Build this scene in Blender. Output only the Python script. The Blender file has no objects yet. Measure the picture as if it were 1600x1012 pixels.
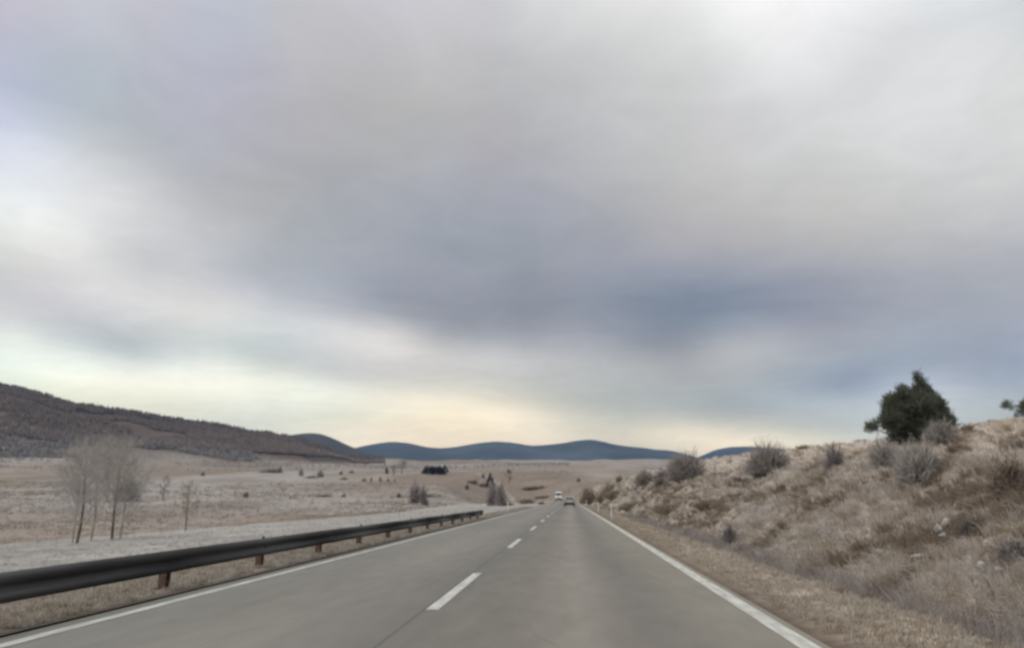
import bpy, bmesh, math, random
import numpy as np
from mathutils import Vector, Matrix

random.seed(7)
RNG = np.random.default_rng(11)
R = math.radians
sc = bpy.context.scene
COL = sc.collection

# ------------------------------------------------------------------ camera
CAM_H = 1.25
PITCH = math.atan(272.4 / 1200.0)
YAW = math.atan(91.0 * math.cos(PITCH) / 1200.0)
cam_d = bpy.data.cameras.new('camera')
cam = bpy.data.objects.new('camera', cam_d)
COL.objects.link(cam)
cam.location = (0, 0, CAM_H)
cam.rotation_euler = (math.pi / 2 + PITCH, 0, YAW)
cam_d.sensor_width = 36.0
cam_d.lens = 27.0
cam_d.clip_start = 0.05
cam_d.clip_end = 60000
cam_d.dof.use_dof = True            # the phone focused on the windscreen: everything outside is a little soft
cam_d.dof.focus_distance = 1.0
cam_d.dof.aperture_fstop = 8.0
sc.camera = cam


def ray(u, v):
    """direction (x right, y along the road, z up) seen at photo pixel u, v of 1600x1012"""
    xc, yc = (u - 800.0) / 1200.0, (506.0 - v) / 1200.0
    f, z = math.cos(PITCH) - yc * math.sin(PITCH), math.sin(PITCH) + yc * math.cos(PITCH)
    d = np.array([xc * math.cos(YAW) - f * math.sin(YAW), xc * math.sin(YAW) + f * math.cos(YAW), z])
    return d / np.linalg.norm(d)


def az_el(u, v):
    d = ray(u, v)
    return math.degrees(math.atan2(d[0], d[1])), math.degrees(math.asin(d[2]))


# ------------------------------------------------------------------ sky
SUN_AZ, SUN_EL = -110.0, 44.0          # degrees right of the road, above the ground
SKY = [  # pixel of the photograph, cloud colour there (before the haze in front of it)
    (0, 400, 197, 195, 189), (100, 405, 235, 232, 226), (165, 428, 249, 246, 241), (250, 455, 243, 240, 234), (330, 480, 242, 236, 228), (200, 400, 218, 215, 213),
    (240, 430, 191, 190, 190), (380, 440, 184, 186, 194), (0, 440, 219, 217, 215), (100, 470, 224, 220, 220), (0, 490, 216, 213, 212), (200, 500, 235, 234, 229),
    (300, 500, 235, 232, 224), (400, 490, 256, 253, 248), (500, 500, 245, 243, 241), (560, 515, 254, 249, 242), (600, 517, 247, 240, 233), (650, 545, 239, 231, 223),
    (700, 570, 228, 223, 212), (750, 545, 216, 214, 211), (450, 478, 186, 188, 189), (550, 488, 163, 165, 169), (600, 488, 156, 158, 164), (700, 518, 151, 152, 155),
    (0, 518, 272, 276, 263), (0, 529, 221, 223, 212), (100, 536, 197, 203, 201), (200, 556, 182, 187, 185), (255, 561, 204, 209, 204), (330, 535, 205, 211, 207),
    (400, 540, 209, 217, 211), (430, 552, 207, 215, 208), (500, 572, 209, 209, 204), (560, 590, 202, 200, 192), (650, 600, 211, 206, 193), (750, 612, 230, 221, 202),
    (0, 542, 280, 283, 269), (100, 552, 293, 298, 285), (200, 576, 292, 292, 275), (300, 563, 304, 306, 290), (350, 580, 277, 274, 254), (450, 593, 286, 284, 261),
    (550, 606, 286, 284, 261), (650, 613, 296, 284, 254), (750, 627, 298, 282, 247), (400, 578, 234, 235, 220), (0, 578, 251, 261, 242), (100, 602, 277, 275, 246),
    (200, 618, 270, 265, 237), (300, 620, 273, 268, 241), (400, 640, 257, 258, 237), (480, 645, 256, 254, 230), (560, 655, 253, 245, 215), (620, 640, 286, 271, 236),
    (700, 640, 282, 264, 224), (540, 672, 296, 280, 242), (650, 675, 292, 268, 225), (750, 678, 289, 264, 221), (800, 400, 165, 169, 177), (900, 410, 171, 170, 181),
    (1050, 400, 180, 176, 184), (1300, 405, 181, 180, 183), (1590, 410, 181, 182, 187), (870, 470, 138, 142, 153), (1000, 460, 125, 136, 154), (1100, 480, 121, 136, 155),
    (1150, 490, 116, 128, 144), (1000, 500, 144, 151, 163), (1250, 470, 151, 155, 173), (1400, 470, 164, 166, 178), (1590, 470, 178, 180, 183), (1250, 510, 138, 139, 148),
    (770, 470, 153, 155, 165), (680, 440, 165, 167, 179), (830, 530, 156, 155, 159), (920, 525, 185, 184, 189), (980, 540, 147, 147, 151), (1060, 550, 150, 150, 153),
    (1130, 530, 193, 192, 194), (1210, 520, 197, 196, 202), (1350, 530, 185, 186, 190), (1450, 530, 171, 178, 188), (1550, 540, 164, 169, 178), (1590, 530, 172, 176, 193),
    (810, 555, 230, 225, 221), (900, 560, 202, 200, 196), (1000, 565, 198, 198, 193), (1100, 570, 183, 179, 176), (1200, 575, 181, 184, 181), (1300, 570, 177, 183, 191),
    (1400, 570, 150, 160, 173), (1540, 560, 149, 155, 166), (1590, 570, 177, 185, 198), (820, 600, 205, 203, 189), (950, 600, 199, 197, 189), (1100, 600, 191, 191, 186),
    (1250, 600, 172, 180, 188), (1320, 608, 136, 145, 159), (1370, 600, 162, 171, 185), (1440, 590, 214, 218, 228), (1490, 600, 220, 224, 228), (1530, 590, 154, 161, 173),
    (1590, 600, 175, 183, 193), (800, 635, 272, 257, 225), (850, 640, 256, 245, 216), (900, 640, 219, 215, 194), (1000, 640, 201, 201, 186), (1100, 640, 191, 193, 183),
    (1200, 640, 199, 202, 196), (1280, 625, 222, 226, 226), (1350, 620, 210, 216, 220), (1590, 622, 198, 205, 203), (850, 667, 287, 269, 231), (950, 660, 238, 230, 203),
    (1000, 683, 255, 238, 201), (1060, 675, 293, 275, 233), (1100, 675, 315, 292, 250), (1150, 680, 292, 272, 230), (1200, 672, 272, 260, 229), (1130, 660, 190, 187, 171),
    (1250, 660, 190, 190, 176), (1300, 680, 252, 245, 218), (1350, 650, 212, 217, 212), (1080, 695, 263, 245, 210), (1560, 640, 196, 200, 193), (800, 0, 222, 220, 222),
    (800, 60, 198, 197, 200), (850, 20, 228, 227, 225), (1000, 20, 239, 237, 236), (1100, 20, 240, 239, 237), (1200, 20, 260, 258, 257), (1280, 15, 250, 248, 248),
    (1190, 80, 248, 248, 244), (1350, 50, 242, 243, 241), (1400, 15, 241, 242, 242), (1500, 20, 238, 240, 240), (1590, 30, 216, 220, 221), (1385, 100, 208, 208, 209),
    (1350, 95, 216, 218, 219), (1480, 60, 196, 198, 197), (1520, 70, 237, 238, 239), (1540, 100, 252, 251, 249), (1430, 120, 256, 257, 256), (1480, 155, 204, 203, 198),
    (1450, 190, 253, 251, 248), (1290, 130, 236, 235, 235), (1200, 140, 217, 216, 215), (1100, 100, 219, 218, 215), (1000, 100, 207, 207, 201), (900, 100, 200, 199, 197),
    (1590, 130, 229, 228, 221), (1590, 200, 228, 227, 225), (800, 150, 191, 189, 187), (950, 180, 208, 207, 209), (1100, 200, 216, 213, 213), (1300, 200, 221, 221, 217),
    (1500, 230, 219, 219, 217), (800, 250, 184, 178, 183), (900, 270, 187, 184, 184), (1050, 260, 202, 200, 194), (1200, 270, 215, 213, 209), (1400, 270, 216, 216, 213),
    (1590, 270, 222, 223, 218), (850, 310, 175, 177, 189), (950, 320, 178, 177, 181), (1050, 320, 189, 186, 183), (1200, 320, 196, 195, 188), (1400, 320, 207, 204, 197),
    (1590, 320, 213, 211, 205), (850, 380, 149, 154, 161), (1000, 370, 170, 168, 173), (1100, 375, 186, 178, 178), (1250, 380, 193, 187, 183), (1400, 375, 202, 198, 195),
    (1590, 380, 194, 192, 196), (0, 0, 204, 194, 208), (100, 30, 197, 199, 212), (250, 40, 197, 193, 203), (370, 60, 187, 195, 213), (450, 15, 200, 199, 201),
    (600, 10, 204, 201, 209), (700, 20, 215, 212, 215), (80, 100, 190, 205, 216), (0, 130, 187, 197, 222), (220, 80, 194, 198, 209), (300, 120, 188, 186, 202),
    (400, 140, 185, 178, 189), (550, 150, 189, 186, 186), (700, 130, 196, 194, 192), (0, 170, 183, 187, 215), (60, 170, 167, 174, 191), (150, 190, 176, 182, 188),
    (250, 200, 180, 182, 190), (0, 205, 239, 244, 263), (0, 250, 231, 238, 249), (60, 215, 240, 244, 250), (130, 230, 224, 226, 225), (180, 240, 199, 201, 201),
    (240, 245, 191, 194, 198), (280, 265, 188, 192, 196), (320, 290, 181, 177, 178), (350, 220, 190, 189, 199), (500, 230, 185, 183, 183), (650, 200, 184, 181, 175),
    (100, 290, 228, 229, 232), (0, 300, 229, 233, 235), (0, 340, 266, 268, 257), (60, 370, 262, 261, 252), (120, 350, 243, 243, 237), (200, 310, 232, 230, 229),
    (200, 350, 230, 229, 226), (260, 330, 211, 209, 207), (330, 340, 206, 203, 202), (300, 390, 220, 220, 220), (400, 370, 191, 192, 191), (450, 320, 175, 175, 175),
    (430, 290, 181, 178, 176), (550, 290, 171, 171, 177), (550, 380, 165, 167, 171), (700, 380, 151, 155, 163), (700, 300, 175, 178, 189), (770, 270, 175, 171, 178),
    (600, 270, 181, 180, 184), (0, 410, 246, 246, 238), (150, 395, 220, 219, 214), (500, 740, 292, 267, 222), (900, 740, 272, 252, 213), (1300, 740, 276, 252, 207),
    (100, 740, 274, 268, 237), (1550, 740, 244, 241, 222), (515, 420, 181, 185, 193), (620, 420, 164, 167, 177), (560, 440, 175, 178, 188), (480, 340, 181, 184, 188),
    (640, 320, 176, 179, 186), (730, 340, 165, 170, 178), (1000, 420, 162, 166, 177), (1150, 430, 157, 161, 176), (700, 220, 183, 181, 182), (820, 200, 184, 184, 186),
    (420, 240, 186, 186, 192)]


def lin(c):
    c = np.asarray(c, float) / 255.0
    return np.where(c <= 0.04045, c / 12.92, ((c + 0.055) / 1.055) ** 2.4)


pts, val = [], []
for u, v, *c in SKY:
    pts.append(az_el(u, v)); val.append(c)
for a in (-180, -140, -100, -70, 70, 100, 140, 180):           # the sky goes on round the viewer as it is in view
    for e, c in ((2, (212, 210, 203)), (10, (200, 204, 206)), (22, (198, 200, 206)), (38, (208, 210, 214))):
        pts.append((a, e)); val.append(c)
for a in (-150, -90, -40, 0, 40, 90, 150):
    pts.append((a, 52)); val.append((214, 215, 219))
    pts.append((a, 70)); val.append((220, 221, 224)); pts.append((a, 90)); val.append((222, 223, 226))
def stretch(e): return 30.0 * np.log(1 + np.asarray(e, float) / 6.0)      # streaks lie flatter towards the horizon


pts = np.array(pts, float); pts[:, 1] = stretch(pts[:, 1]); val = np.array(val, float)
_d = np.linalg.norm(pts[:, None] - pts[None], axis=2)
_w = np.linalg.solve(-np.sqrt(_d ** 2 + 16.0) + np.eye(len(pts)) * 0.3 + 400, val)


def smooth(a, b, x):
    t = np.clip((np.asarray(x, float) - a) / (b - a), 0, 1)
    return t * t * (3 - 2 * t)


def sky_rgb(a, e):
    q = np.array([a, float(stretch(e))])
    d = np.linalg.norm(pts - q, axis=1)
    return np.clip((-np.sqrt(d ** 2 + 16.0) + 400) @ _w, 90, 320)


world = bpy.data.worlds.new('World')
sc.world = world
world.use_nodes = True
nt = world.node_tree
nt.nodes.clear()
N, L = nt.nodes.new, nt.links.new


def math_node(tree, op, a, b=None, clamp=False):
    n = tree.nodes.new('ShaderNodeMath'); n.operation = op; n.use_clamp = clamp
    for i, s in enumerate((a, b)):
        if s is None: continue
        if isinstance(s, (int, float)): n.inputs[i].default_value = s
        else: tree.links.new(s, n.inputs[i])
    return n.outputs[0]


tc = N('ShaderNodeTexCoord')
sep = N('ShaderNodeSeparateXYZ'); L(tc.outputs['Generated'], sep.inputs[0])
X, Y, Z = sep.outputs
el = math_node(nt, 'MULTIPLY', math_node(nt, 'ARCSINE', Z), 180 / math.pi)
az = math_node(nt, 'MULTIPLY', math_node(nt, 'ARCTAN2', X, Y), 180 / math.pi)
# cloud-deck coordinates: the direction carried up to a flat layer, so that clouds crowd together towards the horizon
zc = math_node(nt, 'ADD', math_node(nt, 'MAXIMUM', Z, 0.0), 0.10)
deck = N('ShaderNodeCombineXYZ')
L(math_node(nt, 'DIVIDE', X, zc), deck.inputs[0]); L(math_node(nt, 'DIVIDE', Y, zc), deck.inputs[1])


def sky_noise(scale, detail, rough, off, dist=0.0):
    m = N('ShaderNodeMapping'); L(deck.outputs[0], m.inputs[0]); m.inputs['Location'].default_value = off
    m.inputs['Rotation'].default_value = (0, 0, 0.5)
    n = N('ShaderNodeTexNoise'); L(m.outputs[0], n.inputs['Vector'])
    n.inputs['Scale'].default_value = scale; n.inputs['Detail'].default_value = detail
    n.inputs['Roughness'].default_value = rough; n.inputs['Distortion'].default_value = dist
    return math_node(nt, 'SUBTRACT', n.outputs[0], 0.5)


n1 = sky_noise(0.9, 5, 0.55, (3, 1, 0)); n2 = sky_noise(0.9, 5, 0.55, (11, 7, 2)); n3 = sky_noise(2.0, 7, 0.6, (5, 2, 4), 0.4)
TILT = 6.0     # the cloud streaks on the left slope down to the right: rows of the table follow them
el_t = math_node(nt, 'ADD', el, math_node(nt, 'MULTIPLY', math_node(nt, 'MINIMUM', math_node(nt, 'SINE', math_node(nt, 'ARCTAN2', X, Y)), 0.0), TILT))
azw = math_node(nt, 'ADD', az, math_node(nt, 'MULTIPLY', n1, 4.0))
elw = math_node(nt, 'ADD', el_t, math_node(nt, 'MULTIPLY', n2, math_node(nt, 'MINIMUM', math_node(nt, 'MULTIPLY', math_node(nt, 'MAXIMUM', el, 0.0), 0.075), 2.4)))
fac = math_node(nt, 'ADD', math_node(nt, 'DIVIDE', azw, 360.0), 0.5)
ROWS = [-7, -4, -2, -1, -0.3, 0.3, 0.8, 1.3, 1.8, 2.3, 2.8, 3.3, 3.8, 4.3, 4.8, 5.3, 5.8, 6.4, 7, 7.6, 8.2, 8.8, 9.5, 10.3, 11.2, 12.2, 13.3, 14.5, 16, 17.6, 19.4, 21.5, 24, 27, 30, 33.5, 37.5, 43, 52, 62, 80]
prev = None
for i, e in enumerate(ROWS):
    ramp = N('ShaderNodeValToRGB'); L(fac, ramp.inputs[0])
    cr = ramp.color_ramp; cr.interpolation = 'CARDINAL'
    AZ = [-180, -100, -60] + list(np.linspace(-39.5, 31.5, 26) if e < 15 else np.linspace(-50, 41, 26)) + [58, 100]
    for k, a in enumerate(AZ):
        c = lin(sky_rgb(a, min(90.0, max(0.0, e - TILT * min(0.0, math.sin(R(a)))))))
        c = c + (c.mean() - c) * 0.28 * float(smooth(9, 15, e))
        s = cr.elements[0] if k == 0 else cr.elements.new(a / 360 + 0.5) if k > 1 else cr.elements[1]
        s.position = a / 360 + 0.5
        s.color = (*(c * 0.5), 1)               # ramps hold 0 to 1; the strength below doubles it
    out = ramp.outputs[0]
    if prev is not None:
        mr = N('ShaderNodeMapRange'); L(elw, mr.inputs[0])
        mr.inputs[1].default_value = ROWS[i - 1]; mr.inputs[2].default_value = e
        mx = N('ShaderNodeMix'); mx.data_type = 'RGBA'
        L(mr.outputs[0], mx.inputs[0]); L(prev, mx.inputs[6]); L(out, mx.inputs[7])
        out = mx.outputs[2]
    prev = out
n4 = sky_noise(4.6, 9, 0.62, (1, 9, 3), 0.9)
gain = math_node(nt, 'ADD', math_node(nt, 'ADD', math_node(nt, 'MULTIPLY', n3, 0.15), math_node(nt, 'MULTIPLY', n4, 0.24)), 1.0)
vm = N('ShaderNodeVectorMath'); vm.operation = 'SCALE'; L(prev, vm.inputs[0]); L(gain, vm.inputs['Scale'])
bg_c = N('ShaderNodeBackground'); L(vm.outputs[0], bg_c.inputs[0]); bg_c.inputs[1].default_value = 2.06
nish = N('ShaderNodeTexSky'); nish.sky_type = 'NISHITA'; nish.sun_disc = False
nish.sun_elevation = R(SUN_EL); nish.sun_rotation = R(SUN_AZ)
bg_s = N('ShaderNodeBackground'); L(nish.outputs[0], bg_s.inputs[0]); bg_s.inputs[1].default_value = 0.07
mixs = N('ShaderNodeMixShader'); mixs.inputs[0].default_value = 0.93     # cloud cover over the clear sky
L(bg_s.outputs[0], mixs.inputs[1]); L(bg_c.outputs[0], mixs.inputs[2])
wo = N('ShaderNodeOutputWorld'); L(mixs.outputs[0], wo.inputs[0])

sun_d = bpy.data.lights.new('sun', 'SUN')
sun_d.energy = 1.5; sun_d.angle = R(35); sun_d.color = (1.0, 0.955, 0.89)
sun = bpy.data.objects.new('sun', sun_d); COL.objects.link(sun)
sdir = Vector((math.sin(R(SUN_AZ)) * math.cos(R(SUN_EL)), math.cos(R(SUN_AZ)) * math.cos(R(SUN_EL)), math.sin(R(SUN_EL))))
sun.rotation_euler = sdir.to_track_quat('Z', 'Y').to_euler()
sun.location = (0, 0, 60)

sc.view_settings.view_transform = 'Standard'
sc.view_settings.look = 'None'
sc.view_settings.exposure = 0.0
sc.view_settings.gamma = 1.0
sc.view_settings.use_curve_mapping = False
sc.render.engine = 'CYCLES'
sc.cycles.use_denoising = True
sc.cycles.max_bounces = 6
sc.cycles.volume_bounces = 0
sc.render.use_motion_blur = False


# ------------------------------------------------------------------ helpers
def _hash(i, j, s):
    h = (i * 374761393 + j * 668265263 + s * 1274126177) & 0xFFFFFFFF
    h = ((h ^ (h >> 13)) * 1274126177) & 0xFFFFFFFF
    return ((h ^ (h >> 16)) & 0xFFFF) / 65535.0


def vnoise(x, y, s=0):
    x = np.asarray(x, float); y = np.asarray(y, float)
    i = np.floor(x).astype(np.int64); j = np.floor(y).astype(np.int64)
    fx = x - i; fy = y - j
    fx = fx * fx * (3 - 2 * fx); fy = fy * fy * (3 - 2 * fy)
    return ((_hash(i, j, s) * (1 - fx) + _hash(i + 1, j, s) * fx) * (1 - fy) + (_hash(i, j + 1, s) * (1 - fx) + _hash(i + 1, j + 1, s) * fx) * fy) * 2 - 1


def fbm(x, y, o=4, s=0):
    t, a = 0.0, 0.5
    for k in range(o):
        t = t + a * vnoise(x * 2 ** k + 13.7 * k, y * 2 ** k - 7.1 * k, s + k); a *= 0.5
    return t


def link(name, me, parent=None, mat=None):
    o = bpy.data.objects.new(name, me)
    COL.objects.link(o)
    if parent is not None: o.parent = parent
    if mat is not None and me is not None and not me.materials: me.materials.append(mat)
    return o


def tag(o, label=None, cat=None, group=None, kind=None):
    if label: o['label'] = label
    if cat: o['category'] = cat
    if group: o['group'] = group
    if kind: o['kind'] = kind
    return o


def empty(name, loc, rz=0.0):
    o = bpy.data.objects.new(name, None)
    COL.objects.link(o); o.location = loc; o.rotation_euler = (0, 0, rz); o.empty_display_size = 0.2
    return o


def np_mesh(name, verts, faces, col=None, shade=True):
    """mesh from arrays; faces is an (n, 3) or (n, 4) array or a list of such arrays"""
    if not isinstance(faces, list): faces = [faces]
    verts = np.ascontiguousarray(verts, np.float32)
    me = bpy.data.meshes.new(name)
    me.vertices.add(len(verts)); me.vertices.foreach_set('co', verts.ravel())
    loops = np.concatenate([f.ravel() for f in faces]).astype(np.int32)
    tot = np.concatenate([np.full(len(f), f.shape[1]) for f in faces]).astype(np.int32)
    start = np.concatenate([[0], np.cumsum(tot)[:-1]]).astype(np.int32)
    me.loops.add(len(loops)); me.loops.foreach_set('vertex_index', loops)
    me.polygons.add(len(tot)); me.polygons.foreach_set('loop_start', start)
    me.polygons.foreach_set('use_smooth', np.full(len(tot), shade))
    if col is not None:
        a = me.color_attributes.new('tone', 'FLOAT_COLOR', 'POINT')
        a.data.foreach_set('color', np.concatenate([col, np.ones((len(col), 1))], 1).astype(np.float32).ravel())
    me.update(calc_edges=True)
    return me


def norm(v):
    return v / np.maximum(np.linalg.norm(v, axis=-1, keepdims=True), 1e-9)


def ribbons(P, w, rng):
    """flat tapering strips along polylines P (n,k,3) with half widths w (n,k)"""
    n, k, _ = P.shape
    t = norm(P[:, -1] - P[:, 0])
    side = norm(np.cross(t, rng.normal(size=(n, 3))))
    V = np.stack([P - side[:, None] * w[..., None], P + side[:, None] * w[..., None]], 2).reshape(-1, 3)
    b = (np.arange(n)[:, None] * k + np.arange(k - 1)[None]) * 2
    F = np.stack([b, b + 1, b + 3, b + 2], -1).reshape(-1, 4)
    return V, F


def tube(P, rad, sides=6):
    """one tapering tube along P (k,3)"""
    P = np.asarray(P, float); k = len(P)
    V = []
    for i in range(k):
        t = norm(P[min(i + 1, k - 1)] - P[max(i - 1, 0)])
        a = norm(np.cross(t, [0.31, 0.93, 0.2])); b = np.cross(t, a)
        for s in range(sides):
            q = 2 * math.pi * s / sides
            V.append(P[i] + rad[i] * (a * math.cos(q) + b * math.sin(q)))
    F = [(i * sides + s, i * sides + (s + 1) % sides, (i + 1) * sides + (s + 1) % sides, (i + 1) * sides + s) for i in range(k - 1) for s in range(sides)]
    return np.array(V), np.array(F)


class Acc:
    def __init__(self): self.v, self.f, self.c, self.n = [], [], [], 0

    def add(self, V, F, col=None):
        self.v.append(V); self.f.append(F + self.n); self.n += len(V)
        if col is not None: self.c.append(np.broadcast_to(col, (len(V), 3)))

    def mesh(self, name, shade=True):
        return np_mesh(name, np.concatenate(self.v), self.f, np.concatenate(self.c) if self.c else None, shade)


# ------------------------------------------------------------------ materials
def mat(name, c, rough=0.8, var=0.25, scale=6.0, c2=None, bump=0.0, metal=0.0, coord='Object', detail=6, stretch=(1, 1, 1), spec=0.3):
    m = bpy.data.materials.new(name); m.use_nodes = True
    t = m.node_tree; b = t.nodes['Principled BSDF']
    b.inputs['Roughness'].default_value = rough; b.inputs['Metallic'].default_value = metal
    b.inputs['Specular IOR Level'].default_value = spec
    co = t.nodes.new('ShaderNodeTexCoord')
    mp = t.nodes.new('ShaderNodeMapping'); mp.inputs['Scale'].default_value = stretch; t.links.new(co.outputs[coord], mp.inputs[0])
    n = t.nodes.new('ShaderNodeTexNoise'); n.inputs['Scale'].default_value = scale; n.inputs['Detail'].default_value = detail
    t.links.new(mp.outputs[0], n.inputs['Vector'])
    r = t.nodes.new('ShaderNodeValToRGB')
    c2 = c2 or tuple(min(1, x * (1 + var)) for x in c)
    r.color_ramp.elements[0].position = 0.3; r.color_ramp.elements[1].position = 0.7
    r.color_ramp.elements[0].color = (*[x * (1 - var) for x in c], 1); r.color_ramp.elements[1].color = (*c2, 1)
    t.links.new(n.outputs[0], r.inputs[0]); t.links.new(r.outputs[0], b.inputs['Base Color'])
    if bump:
        bp = t.nodes.new('ShaderNodeBump'); bp.inputs['Strength'].default_value = bump; bp.inputs['Distance'].default_value = 0.02
        t.links.new(n.outputs[0], bp.inputs['Height']); t.links.new(bp.outputs[0], b.inputs['Normal'])
    return m


def tone_mat(name, scales, amp, bump=0.0, rough=0.95, stretch=(1, 1, 1)):
    """colour from the mesh's own 'tone' attribute, broken up by noises"""
    m = bpy.data.materials.new(name); m.use_nodes = True
    t = m.node_tree; b = t.nodes['Principled BSDF']
    b.inputs['Roughness'].default_value = rough; b.inputs['Specular IOR Level'].default_value = 0.1
    at = t.nodes.new('ShaderNodeAttribute'); at.attribute_name = 'tone'
    co = t.nodes.new('ShaderNodeTexCoord')
    mp = t.nodes.new('ShaderNodeMapping'); mp.inputs['Scale'].default_value = stretch; t.links.new(co.outputs['Object'], mp.inputs[0])
    tot = None
    for s in scales:
        n = t.nodes.new('ShaderNodeTexNoise'); n.inputs['Scale'].default_value = s; n.inputs['Detail'].default_value = 5; n.inputs['Roughness'].default_value = 0.6
        t.links.new(mp.outputs[0], n.inputs['Vector'])
        o = math_node(t, 'SUBTRACT', n.outputs[0], 0.5)
        tot = o if tot is None else math_node(t, 'ADD', tot, o)
    g = math_node(t, 'ADD', math_node(t, 'MULTIPLY', tot, amp), 1.0)
    sc_ = t.nodes.new('ShaderNodeVectorMath'); sc_.operation = 'SCALE'
    t.links.new(at.outputs['Color'], sc_.inputs[0]); t.links.new(g, sc_.inputs['Scale'])
    t.links.new(sc_.outputs[0], b.inputs['Base Color'])
    if bump:
        bp = t.nodes.new('ShaderNodeBump'); bp.inputs['Strength'].default_value = bump; bp.inputs['Distance'].default_value = 0.06
        t.links.new(tot, bp.inputs['Height']); t.links.new(bp.outputs[0], b.inputs['Normal'])
    return m


M = {}
M['ground'] = tone_mat('ground_mat', (0.05, 0.3, 1.2, 7.0), 0.85, 0.35)
M['hill'] = tone_mat('hill_mat', (0.012, 0.05, 0.2), 0.8, 0.0)
M['blade'] = tone_mat('blade_mat', (9.0,), 0.5, 0.0, 0.85)
_t = M['blade'].node_tree                                   # dry leaves let some light through
_b = _t.nodes['Principled BSDF']; _tr = _t.nodes.new('ShaderNodeBsdfTranslucent'); _mx = _t.nodes.new('ShaderNodeMixShader')
_mx.inputs[0].default_value = 0.5
_t.links.new(_b.inputs['Base Color'].links[0].from_socket, _tr.inputs[0]); _t.links.new(_b.outputs[0], _mx.inputs[1]); _t.links.new(_tr.outputs[0], _mx.inputs[2])
_t.links.new(_mx.outputs[0], _t.nodes['Material Output'].inputs[0])
M['mountain'] = mat('mountain_mat', (0.058, 0.070, 0.076), 0.95, 0.55, 0.0025, spec=0.0)
M['twig_grey'] = mat('twig_grey_mat', (0.36, 0.33, 0.30), 0.9, 0.3, 3.0)
M['twig_pale'] = mat('twig_pale_mat', (0.46, 0.43, 0.395), 0.9, 0.25, 3.0)
M['twig_dark'] = mat('twig_dark_mat', (0.19, 0.17, 0.155), 0.9, 0.35, 3.0)
M['twig_brown'] = mat('twig_brown_mat', (0.30, 0.245, 0.185), 0.9, 0.3, 3.0)
M['twig_russet'] = mat('twig_russet_mat', (0.26, 0.165, 0.13), 0.9, 0.35, 3.0)
M['twig_olive'] = mat('twig_olive_mat', (0.26, 0.24, 0.165), 0.9, 0.35, 3.0)
M['twig_mauve'] = mat('twig_mauve_mat', (0.34, 0.30, 0.295), 0.9, 0.35, 3.0)
M['bark'] = mat('bark_mat', (0.36, 0.33, 0.29), 0.95, 0.45, 9.0, bump=0.5, stretch=(1, 1, 0.3))
M['bark_dark'] = mat('bark_dark_mat', (0.18, 0.155, 0.135), 0.95, 0.4, 9.0, bump=0.5, stretch=(1, 1, 0.3))
M['needle'] = mat('needle_mat', (0.145, 0.16, 0.115), 0.75, 0.35, 2.5, c2=(0.21, 0.225, 0.17))
_t = M['needle'].node_tree
_b = _t.nodes['Principled BSDF']; _tr = _t.nodes.new('ShaderNodeBsdfTranslucent'); _mx = _t.nodes.new('ShaderNodeMixShader')
_mx.inputs[0].default_value = 0.4
_t.links.new(_b.inputs['Base Color'].links[0].from_socket, _tr.inputs[0]); _t.links.new(_b.outputs[0], _mx.inputs[1]); _t.links.new(_tr.outputs[0], _mx.inputs[2])
_t.links.new(_mx.outputs[0], _t.nodes['Material Output'].inputs[0])
M['needle_far'] = mat('needle_far_mat', (0.022, 0.03, 0.03), 0.8, 0.4, 0.6)
M['stone'] = mat('stone_mat', (0.30, 0.285, 0.26), 0.9, 0.35, 7.0, c2=(0.58, 0.56, 0.51), bump=0.8)
M['steel'] = mat('weathered_steel_mat', (0.036, 0.035, 0.038), 0.48, 0.45, 2.0, c2=(0.062, 0.058, 0.057), bump=0.1, stretch=(1, 0.3, 3), spec=0.35)
M['rust'] = mat('rusty_post_mat', (0.16, 0.10, 0.08), 0.85, 0.35, 9.0, c2=(0.23, 0.14, 0.105), bump=0.3)
M['line'] = mat('road_paint_mat', (0.52, 0.505, 0.45), 0.75, 0.22, 3.0, c2=(0.68, 0.67, 0.61), stretch=(4, 0.6, 1), detail=9)
M['white_plastic'] = mat('white_plastic_mat', (0.72, 0.70, 0.66), 0.5, 0.08, 8)
M['black_plastic'] = mat('black_plastic_mat', (0.03, 0.03, 0.03), 0.6, 0.2, 8)
M['red_lens'] = mat('red_lens_mat', (0.35, 0.03, 0.02), 0.3, 0.1, 8)
M['clear_lens'] = mat('clear_lens_mat', (0.7, 0.7, 0.68), 0.15, 0.05, 8, spec=0.6)
M['rubber'] = mat('rubber_mat', (0.02, 0.02, 0.02), 0.9, 0.2, 20)
M['silver_paint'] = mat('silver_paint_mat', (0.42, 0.40, 0.36), 0.35, 0.05, 3, metal=0.3, spec=0.5)
M['white_paint'] = mat('white_paint_mat', (0.80, 0.80, 0.77), 0.4, 0.04, 2, spec=0.5)
M['glass'] = mat('vehicle_glass_mat', (0.05, 0.055, 0.06), 0.06, 0.1, 2, spec=0.9)
M['alloy'] = mat('alloy_mat', (0.4, 0.4, 0.4), 0.4, 0.1, 8, metal=0.7)


# ------------------------------------------------------------------ the lie of the land (metres; +y along the road, x to its right)
def zv(r):
    lr = np.log(np.maximum(r, 20.0))
    k = np.log(np.array([20, 60, 110, 160, 230, 300, 380, 450, 600, 850, 1200, 2000, 3000, 4000, 30000.0]))
    z = np.array([-5, -4.6, -4.3, -3.4, -0.8, 2.2, 5.8, 9.5, 18.5, 33, 53, 92, 131, 132, 132.0])
    return sum(np.interp(lr + o, k, z) for o in (-0.12, -0.06, 0, 0.06, 0.12)) / 5


def xoff(y): return -np.maximum(np.asarray(y, float) - 230.0, 0.0) ** 2 / 1800.0
def zroad(y): return 0.6 * smooth(150, 245, y) - 3.6 * smooth(270, 420, y)


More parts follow.
